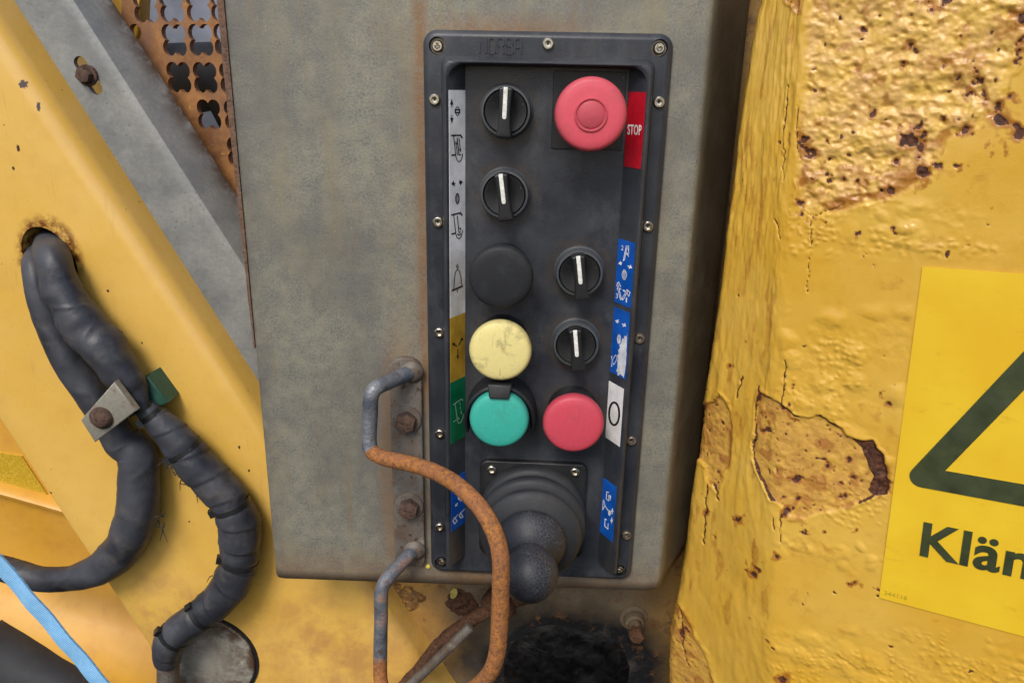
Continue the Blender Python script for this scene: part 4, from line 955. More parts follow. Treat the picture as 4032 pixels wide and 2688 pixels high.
# ---- cables
def cable(name, label_, pts, widths, Yf, ties=(), seed=0, wr=0.07, seg=40, per=16, tape=0.0):
    P = [at(u, w, y) for (u, w, y) in pts]; path = catmull(P, per); n = len(path)
    fw = ROT[:, 2]; rads = []
    for (u, w, y), wd, p in zip(pts, widths, P): rads.append(wd * ((p - CAM) @ fw) / F_PX / 2)
    rr = np.interp(np.linspace(0, len(pts) - 1, n), range(len(pts)), rads)
    tp = np.linspace(0, len(pts) - 1, n)
    for tt in ties: rr = rr * (1 - 0.07 * np.exp(-((tp - tt) / 0.18) ** 2))
    def fn(i, a):
        s = i * 0.0025 / 0.02
        w = float(vnoise(s * 0.8, math.cos(a) * 0.8 + 5, math.sin(a) * 0.8, seed)); tw = float(vnoise(s * 0.45, 1.7, 0, seed + 3))
        fo = 1 - abs(math.sin(a * 1.5 + 0.55 * s + 2.6 * tw)); g_ = 0.35 + 0.65 * max(0.0, 0.3 + float(vnoise(s * .5 + 7, 3.3, math.cos(a + .4 * s), seed + 9)))
        cr_ = float(vnoise(s * 1.9 + 1.5 * math.sin(a * 2 + s), math.cos(a) * 1.2 + 9, math.sin(a) * 1.2, seed + 7))
        tp_ = ((s * 0.42 + a / (2 * math.pi)) % 1.0) if tape else 0.0
        return 1 + tape * tp_ + wr * 0.9 * w + wr * 1.0 * (fo ** 3 - 0.25) * g_ + wr * 0.5 * max(0.0, 0.16 - abs(cr_)) * 4 * g_
    V, Fc, fr, tn = tube(path, rr, seg, fn)
    t = thing(name, label_, 'cable', tuple(P[len(P) // 2])); mesh_obj('sleeve', V, Fc, MT['cable'], t, smooth=True)
    for tt in ties:
        i = int(round(tt / (len(pts) - 1) * (n - 1))); nr, bn = fr[i]; c = path[i]; r_ = rr[i] * 1.045; V2 = []
        for j in range(40):
            a = 2 * math.pi * j / 40; dr = math.cos(a) * nr + math.sin(a) * bn; q = r_ * (fn(i, a) * 0.6 + 0.4)
            for (ro, ax) in ((0, -0.0019), (0.0012, -0.0019), (0.0012, 0.0019), (0, 0.0019)): V2.append(c + dr * (q - 0.0006 + ro) + tn[i] * ax)
        f2 = grid_faces(40, 4, True); f2 += [((39 * 4 + k_), (39 * 4 + (k_ + 1) % 4), (k_ + 1) % 4, k_) for k_ in range(4)]
        tie = mesh_obj('cable_tie', V2, f2, MT['plastic2'], t, smooth=40)
        # head of the tie on the left-hand side
        best = max(range(40), key=lambda j: -(math.cos(2 * math.pi * j / 40) * nr + math.sin(2 * math.pi * j / 40) * bn)[0] - 0.4 * (math.cos(2 * math.pi * j / 40) * nr + math.sin(2 * math.pi * j / 40) * bn)[1])
        a = 2 * math.pi * best / 40; dr = math.cos(a) * nr + math.sin(a) * bn; tg = np.cross(dr, tn[i]); hc = c + dr * (r_ + 0.0016); hv = []
        for sx in (-1, 1):
            for sy in (-1, 1):
                for sz in (-1, 1): hv.append(hc + dr * 0.0022 * sx + tn[i] * 0.0030 * sy + tg * 0.0028 * sz)
        mesh_obj('tie_head', hv, [(0, 1, 3, 2), (4, 5, 7, 6), (0, 1, 5, 4), (2, 3, 7, 6), (0, 2, 6, 4), (1, 3, 7, 5)], MT['plastic2'], tie)
    return t
c2 = lambda x, y, Y: (.574 * x, 850 + .574 * y, Y)
c3 = lambda x, y, Y: (.63 * x, 1700 + .63 * y, Y)
cab1 = cable('cable', 'smooth grey cable curving from the oval hole down to the left edge', [c2(330, 200, .100), c2(268, 262, .072), c2(240, 345, .052), c2(270, 530, .044), c2(350, 760, .043), c2(470, 990, .043), c2(600, 1180, .044), c2(740, 1390, .044), c2(830, 1540, .043), c3(850, 130, .043), c3(872, 290, .043), c3(862, 470, .043), c3(815, 640, .044), c3(720, 780, .044), c3(590, 868, .044), c3(430, 915, .044), c3(260, 918, .044), c3(110, 880, .044), c3(-40, 840, .044), c3(-160, 830, .044)],
      [90, 90, 92, 98, 108, 118, 122, 122, 130, 145, 162, 165, 155, 142, 122, 100, 100, 98, 96, 96], .06, (), 3, 0.065)
cab2 = cable('cable', 'crumpled split cable sleeve bulging between the oval hole and the clamp', [c2(350, 170, .100), c2(345, 215, .068), c2(365, 300, .045), c2(420, 480, .040), c2(500, 640, .038), c2(620, 800, .036), c2(740, 950, .035), c2(840, 1090, .034), c2(910, 1200, .034), c2(965, 1290, .034), c2(1010, 1350, .035)],
      [105, 118, 128, 142, 158, 172, 166, 146, 114, 82, 70], .06, (9.2,), 11, 0.11)
cab3 = cable('cable', 'black taped cable bound with five ties, bending from the clamp to the pipe', [c2(985, 1300, .036), c2(1050, 1370, .036), c2(1130, 1450, .037), c3(1140, 90, .038), c3(1240, 215, .039), c3(1350, 330, .040), c3(1440, 440, .040), c3(1490, 570, .041), c3(1500, 690, .041), c3(1500, 790, .041), c3(1465, 900, .040), c3(1400, 1010, .039), c3(1300, 1110, .037), c3(1190, 1190, .035), c3(1090, 1270, .034), c3(1050, 1350, .034), c3(1048, 1430, .035)],
      [72, 96, 118, 138, 148, 150, 146, 156, 158, 140, 142, 138, 128, 120, 124, 118, 96], .06, (0.9, 3.1, 6.1, 9.1, 12.3, 14.0), 21, 0.06, tape=0.07)

def fray(parent, spots, seed):
    r_ = random.Random(seed)
    for (u, w, Y) in spots:
        p = at(u, w, Y); d = np.array([r_.uniform(-1, 1), r_.uniform(-.6, .1), r_.uniform(-1, .4)]); d /= np.linalg.norm(d); ln = r_.uniform(.003, .008)
        pts = catmull([p - d * .002, p + d * ln * .4 + np.array([0, 0, r_.uniform(-.001, .001)]), p + d * ln + np.array([r_.uniform(-.002, .002), 0, r_.uniform(-.003, 0)])], 4)
        v, f, _, _ = tube(pts, np.linspace(.00055, .0002, len(pts)), 6); mesh_obj('frayed_thread', v, f, MT['plastic2'], parent, smooth=True)
rf = random.Random(5)
fray(cab1, [(c3(1000 + rf.uniform(-10, 25), 560 + rf.uniform(-60, 60), .036)) for _ in range(7)], 1)
fray(cab3, [(c3(1010 + 14 * i + rf.uniform(-6, 6), 175 + 13 * i + rf.uniform(-8, 8), .033)) for i in range(12)] + [c3(1235 + rf.uniform(-8, 8), 395 + rf.uniform(-8, 8), .034) for _ in range(4)] + [c3(1320, 905, .034), c3(1270, 1005, .034)], 2)
# ---- clamp
def build_clamp():
    t = thing('cable_clamp', 'weathered metal plate clamp with rusty bolt pinching the cables on a green block', 'clamp', tuple(at(*c2(780, 1300, .06))))
    q = [at(*c2(*p)) for p in ((785, 1135, .014), (935, 1335, .014), (652, 1552, .014), (554, 1400, .014))]
    v, f = prism([(p[0], p[2]) for p in q], 0.0195, 0.0135, 0.0012); pl = mesh_obj('clamp_plate', v, f, MT['clampplate'], t, smooth=35)
    p = at(*c2(690, 1388, .012)); lathe_obj('bolt', [(0.0086, 0), (0.0086, 0.0016), (0.0066, 0.0040), (0.0050, 0.0052), (0.0, 0.0056)], MT['bolt'], t, (p[0], 0.0137, p[2]), 28, 40)
    p = at(*c2(745, 1345, .03)); lathe_obj('spacer', [(0.006, 0), (0.006, 0.042)], MT['bolt'], t, (p[0], 0.0605, p[2]), 20)
    # green plastic saddle under the cables
    a, b = at(*c2(610, 1450, .045)), at(*c2(1075, 1190, .045)); d = (b - a) / np.linalg.norm(b - a); g = np.array([-d[2], 0, d[0]])
    w = 0.0165
    for (s0, s1, y0) in ((np.linalg.norm(b - a) - 0.020, np.linalg.norm(b - a) + 0.004, 0.0400),):
        w = 0.0125; c = [a + d * s0 - g * w, a + d * s1 - g * w, a + d * s1 + g * w, a + d * s0 + g * w]
        v, f = prism([(p[0], p[2]) for p in c], 0.0605, y0, 0.0016); mesh_obj('saddle_block', v, f, MT['green_block'], t, smooth=35)
build_clamp()

# ---- blue strap
def build_strap():
    e1 = (at(*c3(0, 770, .004)), at(*c3(680, 1568, .004))); e2 = (at(*c3(0, 905, .004)), at(*c3(565, 1568, .004))); v = []; n = 60
    for i in range(n + 1):
        s = -0.3 + 1.6 * i / n; a = line_pt(*e1, s); b = line_pt(*e2, s); wv = 0.0005 * math.sin(i * .5)
        for q in (0, .08, .5, .92, 1):
            p = a + (b - a) * q; v.append((p[0], p[1] + wv - (0.0006 if 0.05 < q < .95 else 0), p[2]))
        for q in (1, 0): p = a + (b - a) * q; v.append((p[0], p[1] + 0.0018 + wv, p[2]))
    f = grid_faces(n + 1, 7, True) + [tuple(range(7)), tuple(len(v) - 7 + i for i in range(7))]
    o = mesh_obj('blue_strap', v, f, MT['strap'], smooth=40); tag(o, 'light blue webbing strap crossing the lower left corner', 'strap')
build_strap()

# ---- under the cabinet
c6 = lambda x, y, Y: (1350 + .63 * x, 1700 + .63 * y, Y)
def build_under():
    P = catmull([at(*c6(x, y, Y)) for x, y, Y in ((340, 1620, .050), (470, 1490, .052), (590, 1340, .054), (720, 1235, .057), (840, 1150, .062), (960, 1085, .068), (1080, 1050, .078), (1130, 1035, .088))], 12)
    n = len(P); V, Fc, _, _ = tube(P, np.interp(np.linspace(0, 1, n), [0, .25, .4, .5, .62, 1], [.0050, .0058, .0068, .0064, .0058, .0060]), 20, lambda i, a: 1 + 0.20 * float(fbm(i * .30, math.cos(a) * 1.5, math.sin(a) * 1.5, 3, 4)))
    t = thing('linkage_rod', 'crusted rusty linkage rod rising under the cabinet behind the guard bar', 'rod', tuple(at(*c6(590, 1340, .07))))
    mesh_obj('rod', V, Fc, MT['rust_dark'], t, smooth=True)
    q = at(*c6(1020, 1065, .070)); 
    jv, jf, _, _ = tube(np.array([at(*c6(900, 1010, .072)), at(*c6(960, 1060, .070)), at(*c6(1010, 1105, .07)), at(*c6(1050, 1080, .074))]), [.009, .0135, .012, .008], 18, lambda i, a: 1 + 0.15 * float(vnoise(i, math.cos(a) * 2, math.sin(a) * 2, 8)))
    mesh_obj('joint', jv, jf, MT['rust_dark'], t, smooth=True)
    # threaded rod: a real screw thread along the axis
    a, b = at(*c6(370, 1630, .040)), at(*c6(800, 1215, .046)); ln = np.linalg.norm(b - a); turns = int(ln / 0.0021); n = turns * 6
    P2 = np.array([a + (b - a) * i / n for i in range(n + 1)])
    V, Fc, _, _ = tube(P2, 0.0040, 16, lambda i, an: 1 + 0.13 * math.cos(2 * math.pi * i / 6 + an))
    o = mesh_obj('threaded_rod', V, Fc, MT['plate'], smooth=50); tag(o, 'grey threaded rod lying beside the rusty linkage rod', 'threaded rod')
    # greased pivot hub
    p = at(*c6(1400, 1500, .083)); v = []; rg = 40; an = 72
    for i in range(rg + 1):
        r = 0.060 * i / rg
        for j in range(an):
            a_ = 2 * math.pi * j / an; nz_ = float(fbm(r * math.cos(a_) / .018 + 9, r * math.sin(a_) / .018, 0, 4, 6)); h = 0.007 * (1 - (i / rg) ** 3) + 0.0018 * nz_ * (1 - (i / rg) ** 6)
            v.append((p[0] + r * 1.05 * math.cos(a_), 0.0875 - max(h, -0.001), p[2] + r * 0.92 * math.sin(a_)))
    f = grid_faces(rg + 1, an, True); o = mesh_obj('pivot_hub', v, f, MT['grease'], smooth=True); tag(o, 'round pivot hub smeared with thick black grease below the joystick', 'pivot')
    # grease nipple
    p = at(*c6(1822, 1180, .082)); t = lathe_obj('grease_nipple', [(0.0130, 0), (0.0125, 0.0020), (0.0095, 0.0032), (0.0088, 0.008), (0.0080, 0.010), (0.0062, 0.0105), (0.0060, 0.020), (0.0, 0.020)], MT['wall'], None, (p[0], 0.0875, p[2]), 28, 40)
    tag(t, 'dirty stub with rusty tip on the wall under the cabinet', 'grease nipple')
    hx = [(0.0068 * math.cos(rad(a_)), 0.0068 * math.sin(rad(a_))) for a_ in range(0, 360, 60)]; hv, hf = prism(hx, 0, -0.010, 0.002, 2)
    mesh_obj('tip', hv, hf, MT['rust_dark'], t, smooth=30, loc=(p[0], 0.069, p[2]))
    # two rust scabs on the wall
    for (x, y, rx, rz, seed, mat, lab) in ((385, 1050, .017, .015, 3, 'scab', 'flaky orange rust scab on the wall beside the handle stem'), (735, 1085, .014, .014, 8, 'rust_dark', 'dark red-brown scab where paint has peeled under the cabinet')):
        p = at(*c6(x, y, .083)); v = []; rg = 14; an = 40
        for i in range(rg + 1):
            for j in range(an):
                a_ = 2 * math.pi * j / an; ed_ = 1 + 0.45 * float(fbm(math.cos(a_) * 1.6 + seed, math.sin(a_) * 1.6, 0, 3, seed)); r = i / rg * ed_
                v.append((p[0] + rx * r * math.cos(a_), 0.0862 - 0.0012 * (1 - (i / rg) ** 5) - 0.0016 * float(vnoise(r * rx * math.cos(a_) / .003, r * rz * math.sin(a_) / .003, 0, seed)) * (1 - (i / rg) ** 5), p[2] + rz * r * math.sin(a_)))
        o = mesh_obj('rust_scab', v, grid_faces(rg + 1, an, True), MT[mat], smooth=True); tag(o, lab, 'rust patch')
build_under()
def build_bits():
    p = at(*c6(533, 838, 0.0)); o = lathe_obj('seed', [(0.0018, 0), (0.0019, 0.0006), (0.0014, 0.0012), (0.0, 0.0014)], MT['seed'], None, (p[0], -0.0001, p[2]), 18, True); tag(o, 'tiny round yellow seed stuck by the lower left corner of the console', 'seed')
    pts = [(668, 1042), (672, 1005), (690, 985), (712, 992), (716, 1020), (700, 1045), (684, 1052)]; q = [at(*c6(x, y, .082)) for x, y in pts]
    v, f = prism([(a[0], a[2]) for a in q], 0.0852, 0.0838, 0.0005); o = mesh_obj('leaf_scrap', v, f, MT['leaf'], smooth=35); tag(o, 'pale yellow leaf scrap above the dark scab under the cabinet', 'leaf')
build_bits()

# ================================================================== YELLOW POST ON THE RIGHT
PA = rad(28); PN = np.array([-math.sin(PA), -math.cos(PA), 0.0]); PH = np.array([math.cos(PA), -math.sin(PA), 0.0])
_q = at(3070, 1000, -0.03); PP0 = np.array(_q)
c8 = lambda x, y: (2550 + .981 * x, 1150 + .981 * y)
c7 = lambda x, y: (2600 + .7654 * x, .7654 * y)
STK = [(3632, 1050), (4120, 1090), (4180, 2550), (3461, 2352)]
def build_post():
    t = thing('steel_post', 'thickly overpainted yellow post with blisters, cracks and peeling rust patches', 'post', (0.19, 0.02, -0.53))
    step = 0.00072
    Z = np.arange(0.085, -0.535, -step); nz = len(Z)
    rz = np.array([.085, .0139, -.0475, -.1232, -.2236, -.3358, -.3937, -.54])[::-1]
    rx = np.array([.1360, .1378, .1395, .1429, .1506, .1607, .1676, .186])[::-1]
    lz = np.array([.085, .0496, -.0133, -.06, -.1351, -.202, -.26, -.33, -.372, -.405, -.44, -.475, -.54])[::-1]
    lx = np.array([.1190, .1179, .1152, .1150, .1150, .1130, .1128, .1125, .1112, .1092, .1080, .1120, .125])[::-1]
    lyv = np.array([-.002, -.0008, .0048, .006, .0085, .0150, .0195, .024, .0275, .031, .035, .036, .036])[::-1]
    ker = np.hanning(61); ker /= ker.sum(); sm = lambda a: np.convolve(np.pad(a, 30, 'edge'), ker, 'valid')
    RX = sm(np.interp(Z, rz, rx)); RY = PP0[1] + (RX - PP0[0]) * PH[1] / PH[0]; LX = sm(np.interp(Z, lz, lx)); LY = sm(np.interp(Z, lz, lyv))
    wid = 0.18
    cols = []
    nb_, nl, nm = 14, int(0.052 / step), int(wid / step)
    for s in np.linspace(1, 0, nb_, endpoint=False): cols.append((LX + 0.022 * s, LY + 0.055 * s))
    for s in np.linspace(0, 1, nl, endpoint=False): cols.append((LX + (RX - LX) * s, LY + (RY - LY) * s))
    for s in np.linspace(0, wid, nm): cols.append((RX + PH[0] * s, RY + PH[1] * s))
    for s in (0.02, 0.12): cols.append((RX + PH[0] * wid + 0.47 * s, RY + PH[1] * wid + 0.88 * s))
    X = np.array([c[0] for c in cols]).T; Y = np.array([c[1] for c in cols]).T; nc = X.shape[1]
    k2 = np.hanning(17); k2 /= k2.sum()                      # round the two long arrises
    for a in (X, Y):
        ap = np.pad(a, ((0, 0), (8, 8)), 'edge'); sm_ = sum(k2[i] * ap[:, i:i + nc] for i in range(17)); a[:, nb_ - 6 + 0: nc - 12] = sm_[:, nb_ - 6: nc - 12]
    ZZ = np.repeat(Z[:, None], nc, 1); P = np.stack([X, Y, ZZ], -1)
    arc_ = np.concatenate([[0], np.cumsum(np.hypot(np.diff(X[nz // 2]), np.diff(Y[nz // 2])))]); Wc = np.repeat(arc_[None], nz, 0)
    u, v = project(P.reshape(-1, 3)); u = u.reshape(nz, nc); v = v.reshape(nz, nc)
    jx = 9 * fbm(Wc / .006, ZZ / .006, 0, 3, 31); jy = 9 * fbm(Wc / .006, ZZ / .006, 0, 3, 32)
    uj, vj = u + jx, v + jy
    K = 4032 / 2352.
    left = 1 - sstep(-0.004, 0.006, Wc - arc_[nb_ + nl])           # 1 on the narrow left facet
    # zones
    rough_poly = [(1838 * K, -90), (2460 * K, -90), (2420 * K, 60 * K), (2330 * K, 170 * K), (2300 * K, 262 * K), (2248 * K, 292 * K), (2178 * K, 322 * K), (2140 * K, 402 * K), (2060 * K, 452 * K), (1990 * K, 470 * K), (1900 * K, 492 * K), (1868 * K, 498 * K), (1830 * K, 466 * K), (1828 * K, 300 * K)]
    d_rough = poly_sdf(uj, vj, rough_poly); rough = 1 - sstep(-60, 26, d_rough + 30 * fbm(Wc / .02, ZZ / .02, 0, 3, 33))
    fl_main = [c8(*p) for p in ((448, 398), (500, 425), (545, 455), (585, 495), (640, 502), (690, 498), (735, 522), (780, 545), (790, 572), (830, 588), (900, 600), (940, 655), (966, 720), (962, 808), (890, 828), (830, 852), (780, 875), (690, 885), (640, 908), (575, 902), (545, 875), (525, 845), (490, 825), (455, 745), (425, 665), (428, 560), (436, 470))]
    fl_left = [c8(*p) for p in ((225, 455), (260, 440), (285, 405), (332, 480), (334, 640), (318, 700), (292, 728), (284, 800), (262, 765), (245, 770), (236, 700), (190, 660), (180, 560), (205, 500))]
    fl_low = [c8(*p) for p in ((118, 1255), (150, 1300), (185, 1390), (235, 1470), (262, 1580), (300, 1700), (60, 1700), (40, 1500), (70, 1420))]
    fl_top = [c7(*p) for p in ((640, -40), (720, -40), (716, 60), (690, 20), (650, 15))]
    dm = poly_sdf(uj, vj, fl_main); dl = np.minimum(poly_sdf(uj, vj, fl_left), poly_sdf(uj, vj, fl_low)); dt = poly_sdf(uj, vj, fl_top)
    dfl = np.minimum(np.minimum(dm, dl), dt)
    flake = 1 - sstep(-3, 3, dfl)
    stk = sstep(-40, 25, -poly_sdf(u, v, STK)) ; calm = 1 - stk
    # relief
    wx = Wc + .0032 * fbm(Wc / .012, ZZ / .012, 0, 3, 81); wz = ZZ + .0032 * fbm(Wc / .012, ZZ / .012, 0, 3, 82)
    q1, id1 = worley(wx / .0085, wz / .0075, 1); q2, id2 = worley(wx / .0042, wz / .0040, 2); q3, id3 = worley(wx / .020, wz / .017, 3); q4, id4 = worley(wx / .0062, wz / .0050, 4)
    m1 = sstep(-0.05, 0.35, fbm(Wc / .045, ZZ / .035, 0, 3, 41)); m2 = sstep(-0.02, 0.3, fbm(Wc / .04, ZZ / .03, 0, 3, 44))
    band = np.clip(sstep(440 * K, 480 * K, v) * (1 - sstep(560 * K, 610 * K, v)) + sstep(690 * K, 740 * K, v) * (1 - sstep(1290 * K, 1330 * K, v)) + sstep(1430 * K, 1460 * K, v), 0, 1)
    main = 1 - left
    h = 0.0011 * fbm(Wc / .05, ZZ / .06, 0, 3, 5) * (0.3 + 0.7 * calm)
    bub = 0.0012 * np.clip(1 - (q1 / (.25 + .35 * id1)) ** 2, 0, 1) ** 1.3 * m1 * id1 + 0.0007 * np.clip(1 - (q2 / (.25 + .3 * id2)) ** 2, 0, 1) * m2 * (id2 > .3) + 0.0016 * np.clip(1 - (q3 / (.3 + .3 * id3)) ** 2, 0, 1) ** 1.5 * (id3 > .4) * sstep(.1, .4, fbm(Wc / .06, ZZ / .06, 0, 2, 47))
    h += 0.8 * bub * band * calm * main * (1 - rough)
    h += 0.00035 * fbm(Wc / .004, ZZ / .004, 0, 3, 84) * band * calm * main * sstep(-.1, .3, fbm(Wc / .03, ZZ / .02, 0, 2, 85))
    wr = fbm(Wc / .0065, ZZ / .028, 0, 4, 51)
    h += left * (0.0011 * wr + 0.0006 * fbm(Wc / .003, ZZ / .010, 0, 3, 52)) * (0.55 + 0.45 * sstep(-.3, .3, fbm(Wc / .02, ZZ / .06, 0, 2, 53)))
    rg = fbm(Wc / .0075, ZZ / .0065, 0, 4, 61); pit = np.clip(1 - (q4 / .42) ** 2, 0, 1) * (id4 > .62)
    h += rough * main * (0.0009 * (0.5 - np.abs(rg) * 2) + 0.0006 * fbm(Wc / .003, ZZ / .003, 0, 3, 62) + 0.0016 * fbm(Wc / .016, ZZ / .012, 0, 2, 63) - 0.0012 * pit * id4)
    lip = np.exp(-((dfl - 9) / 7.0) ** 2)
    h += 0.0007 * lip * (dfl > 0) * (.4 + .6 * sstep(-.2, .3, fbm(Wc / .01, ZZ / .01, 0, 2, 35))) - 0.0014 * flake + flake * 0.0006 * fbm(Wc / .004, ZZ / .004, 0, 3, 71)
    h += 0.0008 * np.exp(-((d_rough - 4) / 8.0) ** 2) * main * calm * sstep(-.1, .3, fbm(Wc / .015, ZZ / .015, 0, 2, 34))
    h -= 0.0010 * (1 - sstep(-6, 2, d_rough)) * main
    # cracks in the paint skin
    cracks = [[(555, 270), (552, 340), (545, 385), (535, 440)], [(385, 335), (372, 365), (358, 385), (362, 420)], [(445, 380), (432, 460), (430, 560), (422, 660), (450, 745), (488, 828)], [(545, 878), (533, 930), (529, 1005)], [(240, 300), (225, 400), (216, 480), (205, 560), (196, 640)], [(500, 905), (505, 950)],
              [(262, 765), (278, 800), (284, 835)], [(242, 770), (236, 830), (232, 900), (225, 1010)], [(128, 1255), (140, 1400), (150, 1500)]]
    cr = np.full(u.shape, 1e9)
    for c_ in cracks: cr = np.minimum(cr, line_dist(uj, vj, [c8(*p) for p in c_]))
    for c_ in ([(655, 440), (648, 560), (640, 680), (632, 800), (634, 930)], [(705, 545), (700, 690), (710, 820)], [(720, 20), (712, 80)], [(640, 10), (665, 15)], [(700, 1030), (740, 1085), (783, 1110), (850, 1090), (930, 1062)], [(783, 1112), (776, 1200), (768, 1300), (755, 1500)], [(590, 1130), (612, 1230)]):
        cr = np.minimum(cr, line_dist(uj, vj, [c7(*p) for p in c_]) + 1.2)
    ck = 1 - sstep(1.5, 4.5, cr); h -= 0.0012 * ck
    # rust
    rust = np.zeros_like(u)
    dr = poly_sdf(uj, vj, [c8(*p) for p in ((815, 585), (900, 600), (942, 655), (968, 720), (966, 812), (905, 822), (880, 790), (905, 745), (880, 690), (858, 630))])
    rust = np.maximum(rust, 1 - sstep(-6, 6, dr)); rust = np.maximum(rust, ck * 0.85)
    rust = np.maximum(rust, (1 - sstep(3, 9, np.abs(dm))) * sstep(0.05, .35, fbm(Wc / .012, ZZ / .012, 0, 2, 77)) * 0.75)
    stain = np.zeros_like(u)
    rim = (1 - sstep(6, 60, np.abs(d_rough + 30))) * main * sstep(900, 1500, u * .35 + v - 200); stain = np.maximum(stain, 0.75 * rim * sstep(-.15, .3, fbm(Wc / .012, ZZ / .012, 0, 3, 36)))
    stain = np.maximum(stain, 0.5 * left * sstep(.08, .5, fbm(Wc / .008, ZZ / .03, 0, 4, 37)))
    stain = np.maximum(stain, 0.35 * sstep(.2, .5, fbm(Wc / .02, ZZ / .02, 0, 4, 38)) * calm)
    spots = [c7(*p) + (r,) for *p, r in ((1290, 735, 34), (1335, 765, 26), (1212, 830, 20), (1570, 668, 28), (1750, 620, 40), (1740, 555, 20), (1860, 95, 30), (745, 765, 22), (730, 715, 16), (1180, 985, 26), (1340, 890, 22), (1015, 935, 14), (945, 920, 12), (715, 1045, 16), (860, 725, 9), (1085, 600, 9), (1040, 145, 12), (1255, 318, 12), (1395, 50, 14), (1280, 235, 9), (1550, 185, 9), (1600, 480, 10), (790, 925, 9), (1460, 610, 9), (1665, 490, 10), (940, 1050, 8))]
    spots += [c8(*p) + (r,) for *p, r in ((810, 680, 11), (820, 745, 13), (772, 770, 9), (716, 700, 10), (592, 760, 9), (605, 830, 11), (690, 605, 9), (788, 820, 10), (945, 790, 15), (555, 885, 15), (972, 445, 13), (585, 372, 9), (830, 1165, 9), (832, 960, 8), (710, 960, 7), (515, 1055, 12), (430, 1135, 16), (135, 1365, 12), (545, 1550, 20), (235, 880, 8), (455, 560, 8), (540, 470, 12), (365, 915, 10), (540, 825, 8), (325, 295, 8), (395, 200, 7))]
    rs_ = random.Random(12); extra = []
    for sx, sy, r_ in spots:                     # ragged little families instead of single round pits
        for _ in range(2): extra.append((sx + rs_.gauss(0, .75) * r_, sy + rs_.gauss(0, .75) * r_, r_ * rs_.uniform(.3, .6)))
    wob = fbm(Wc / .0032, ZZ / .0032, 0, 3, 91); wob2 = fbm(Wc / .009, ZZ / .009, 0, 2, 92)
    pitm = np.zeros_like(u)
    for sx, sy, r_ in spots + extra:
        d = np.hypot(uj - sx, vj - sy) * (1 + 0.7 * wob + 0.8 * wob2) + r_ * .12; rust = np.maximum(rust, 1 - sstep(r_ * .55, r_ * 1.0, d)); stain = np.maximum(stain, 0.8 * (1 - sstep(r_ * .8, r_ * 2.6, d)))
        pitm = np.maximum(pitm, 1 - sstep(r_ * .5, r_ * 1.0, d))
    h -= 0.0007 * pitm
    for sx, sy, ln in ((c8(235, 860) + (150,)), (c8(430, 980) + (220,)), (c7(1150, 1000) + (60,)), (c8(360, 890) + (80,))):      # runs below the spots
        stain = np.maximum(stain, 0.65 * np.exp(-((uj - sx + 0.06 * (v - sy)) / 9) ** 2) * sstep(-5, 10, v - sy) * (1 - sstep(ln * .5, ln, v - sy)))
    stain = np.maximum(stain, 0.62 * flake * sstep(-.05, .4, fbm(Wc / .009, ZZ / .009, 0, 4, 95)))
    stain = np.maximum(stain, 0.60 * rough * main * sstep(.02, .4, fbm(Wc / .008, ZZ / .008, 0, 4, 96)))
    stain = np.maximum(stain, 0.7 * np.exp(-(dfl / 22.0) ** 2) * sstep(-.2, .3, fbm(Wc / .014, ZZ / .014, 0, 3, 97)))
    # small scattered pits of rust inside the bare and rough zones
    q5, id5 = worley(wx / .0058, wz / .0058, 9); sp = (1 - sstep(.05 + .2 * (id5 - .5), .14 + .35 * (id5 - .5), q5)) * ((id5 > .72) * flake + (id5 > .9) * rough * main)
    rust = np.maximum(rust, sp * 0.62); stain = np.maximum(stain, (1 - sstep(.1, .5, q5)) * ((id5 > .7) * flake + (id5 > .8) * rough * main) * .55); h -= 0.0005 * sp
    # push the surface out along its normals
    du = np.gradient(P, axis=1); dv = np.gradient(P, axis=0); N = np.cross(du, dv); N /= np.linalg.norm(N, axis=2)[:, :, None] + 1e-12
    if N[nz // 2, nc // 2, 1] > 0: N = -N
    fadec = np.ones(nc); fadec[:6] = 0; fadec[-6:] = 0
    P = P + N * (h * fadec[None])[:, :, None]
    me = bpy.data.meshes.new('post_body'); nv = nz * nc; me.vertices.add(nv); me.vertices.foreach_set('co', P.reshape(-1).astype(np.float32))
    idx = np.arange(nv).reshape(nz, nc); qd = np.stack([idx[:-1, :-1], idx[1:, :-1], idx[1:, 1:], idx[:-1, 1:]], -1).reshape(-1, 4)
    me.loops.add(qd.size); me.loops.foreach_set('vertex_index', qd.reshape(-1).astype(np.int32)); me.polygons.add(len(qd)); me.polygons.foreach_set('loop_start', np.arange(0, qd.size, 4, dtype=np.int32)); me.update(calc_edges=True)
    link('post_body', me, MT['post'], t, True, attrs={'rough': (rough * main).reshape(-1), 'flake': flake.reshape(-1), 'rust': np.clip(rust, 0, 1).reshape(-1), 'stain': stain.reshape(-1)})
    # closing back so that the post is a solid bar
    bx = [(LX[0] + .022, LY[0] + .055), (RX[0] + PH[0] * wid + .056, RY[0] + PH[1] * wid + .105)]
    v4 = []
    for i in range(0, nz, 60): v4 += [P[i, 0], P[i, -1]]
    mesh_obj('post_back', v4, grid_faces(len(v4) // 2, 2), MT['yellow_plain'], t)
    return t
post = build_post()
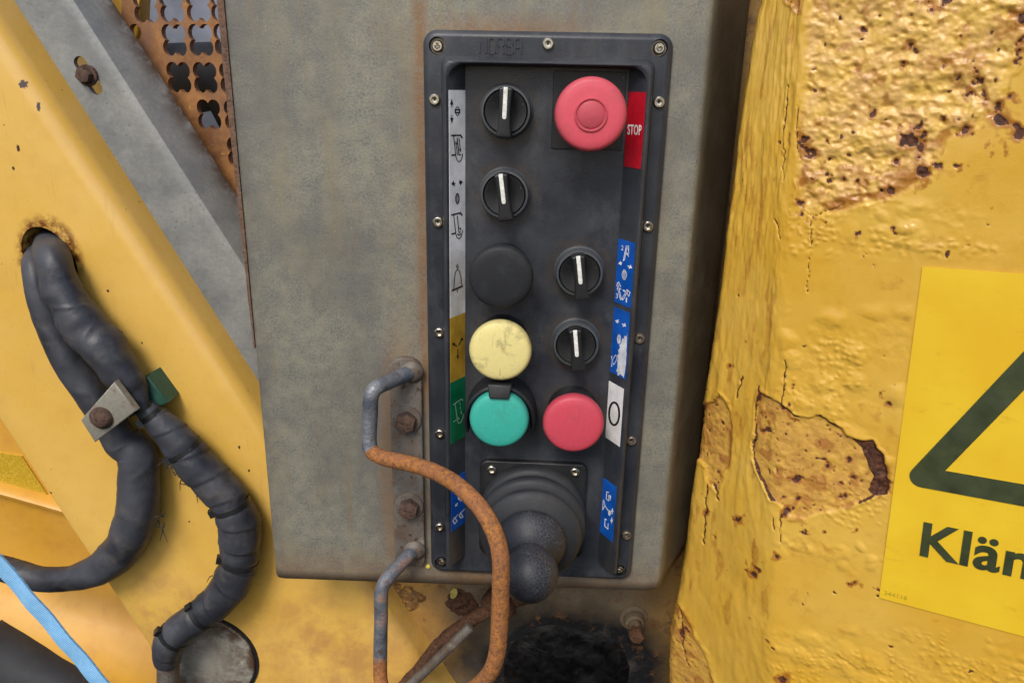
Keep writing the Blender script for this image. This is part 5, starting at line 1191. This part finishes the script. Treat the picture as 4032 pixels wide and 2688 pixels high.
def build_sticker():
    OFF = 0.0009
    f2 = lambda u, w: onplane(u, w, PP0 + PN * OFF, PN)
    TL, BL = f2(3632, 1050), f2(3461, 2352); ey = (TL - BL); H = np.linalg.norm(ey); ey /= H; ex = np.cross(ey, PN); ex /= np.linalg.norm(ex)
    if ex[0] < 0: ex = -ex
    Wd = 0.148; n1, n2 = 30, 40; v = []
    for j in range(n2 + 1):
        for i in range(n1 + 1):
            a, b = Wd * i / n1, H * j / n2; v.append(BL + ex * a + ey * b )
    st = mesh_obj('warning_sticker', v, grid_faces(n2 + 1, n1 + 1), MT['sticker'], post, smooth=False); st['label'] = 'yellow rectangular warning sticker with dark green triangle and word'
    if st.data.polygons[0].normal.dot(Vector(PN)) < 0: st.data.flip_normals()
    md = st.modifiers.new('thickness', 'SOLIDIFY'); md.thickness = 0.0003; md.offset = -1
    loc = lambda u, w: np.array([(f2(u, w) - BL) @ ex, (f2(u, w) - BL) @ ey])
    z8 = lambda x, y: loc(3450 + .957 * x, 1000 + .957 * y)
    put = lambda p, l=0.0004: BL + ex * p[0] + ey * p[1] + PN * l
    # triangle outline: outer corner rounded, inner corners sharp
    Lc = z8(190, 915); up = z8(608, 442) - z8(175, 905); rt = z8(608, 992) - z8(190, 917); up /= np.linalg.norm(up); rt /= np.linalg.norm(rt)
    base_ang = math.atan2(rt[1], rt[0]); S = 0.118
    tri = [Lc, Lc + S * np.array([math.cos(base_ang), math.sin(base_ang)]), Lc + S * np.array([math.cos(base_ang + math.pi / 3), math.sin(base_ang + math.pi / 3)])]
    hw = 0.0064; cen = sum(tri) / 3; o_, i_ = [], []
    for kx in range(3):
        c = tri[kx]; dirc = (c - cen) / np.linalg.norm(c - cen); a0 = math.atan2(dirc[1], dirc[0])
        for a in np.linspace(-60, 60, 9): o_.append(c + hw * 1.05 * np.array([math.cos(a0 + rad(a)), math.sin(a0 + rad(a))])); i_.append(c - dirc * hw * 2.0)
    m = len(o_); V = [put(p) for p in o_] + [put(p) for p in i_]; Fc = [(i, (i + 1) % m, m + (i + 1) % m, m + i) for i in range(m)]
    mesh_obj('printed_triangle', V, Fc, MT['print_green'], st)
    # word and number
    def word(body, bl, tl, br_dir, width_of, width, mat, off, bl_shift=0.0):
        v, f = text_mesh(body, 1.0, off); V = np.array(v); wv, _ = text_mesh(width_of, 1.0, off); wv = np.array(wv); cap = np.array(text_mesh('K', 1.0, off)[0])
        sx = width / (wv[:, 0].max() - wv[:, 0].min()); sy = np.linalg.norm(tl - bl) / (cap[:, 1].max() - cap[:, 1].min()); x0 = wv[:, 0].min(); y0 = cap[:, 1].min()
        upv = (tl - bl) / np.linalg.norm(tl - bl)
        upv = np.array([-br_dir[1], br_dir[0]])
        P3 = [put(bl + br_dir * (p[0] - x0) * sx + upv * (p[1] - y0) * sy, 0.00045) for p in V]
        return mesh_obj('printed_word', P3, f, mat, st)
    bl, tl = z8(178, 1238), z8(200, 1100); e = z8(505, 1312) - bl; wdt = np.linalg.norm(e); e /= wdt
    word('Kläm', bl, tl, e, 'Klä', wdt, MT['print_green'], 0.026)
    bl, tl = z8(33, 1398), z8(35, 1382); e = z8(127, 1421) - bl; wdt = np.linalg.norm(e); e /= wdt
    nb2 = word('344116', bl, tl, e, '344116', wdt, MT['print_number'], 0.0); nb2.name = 'printed_number'
build_sticker()
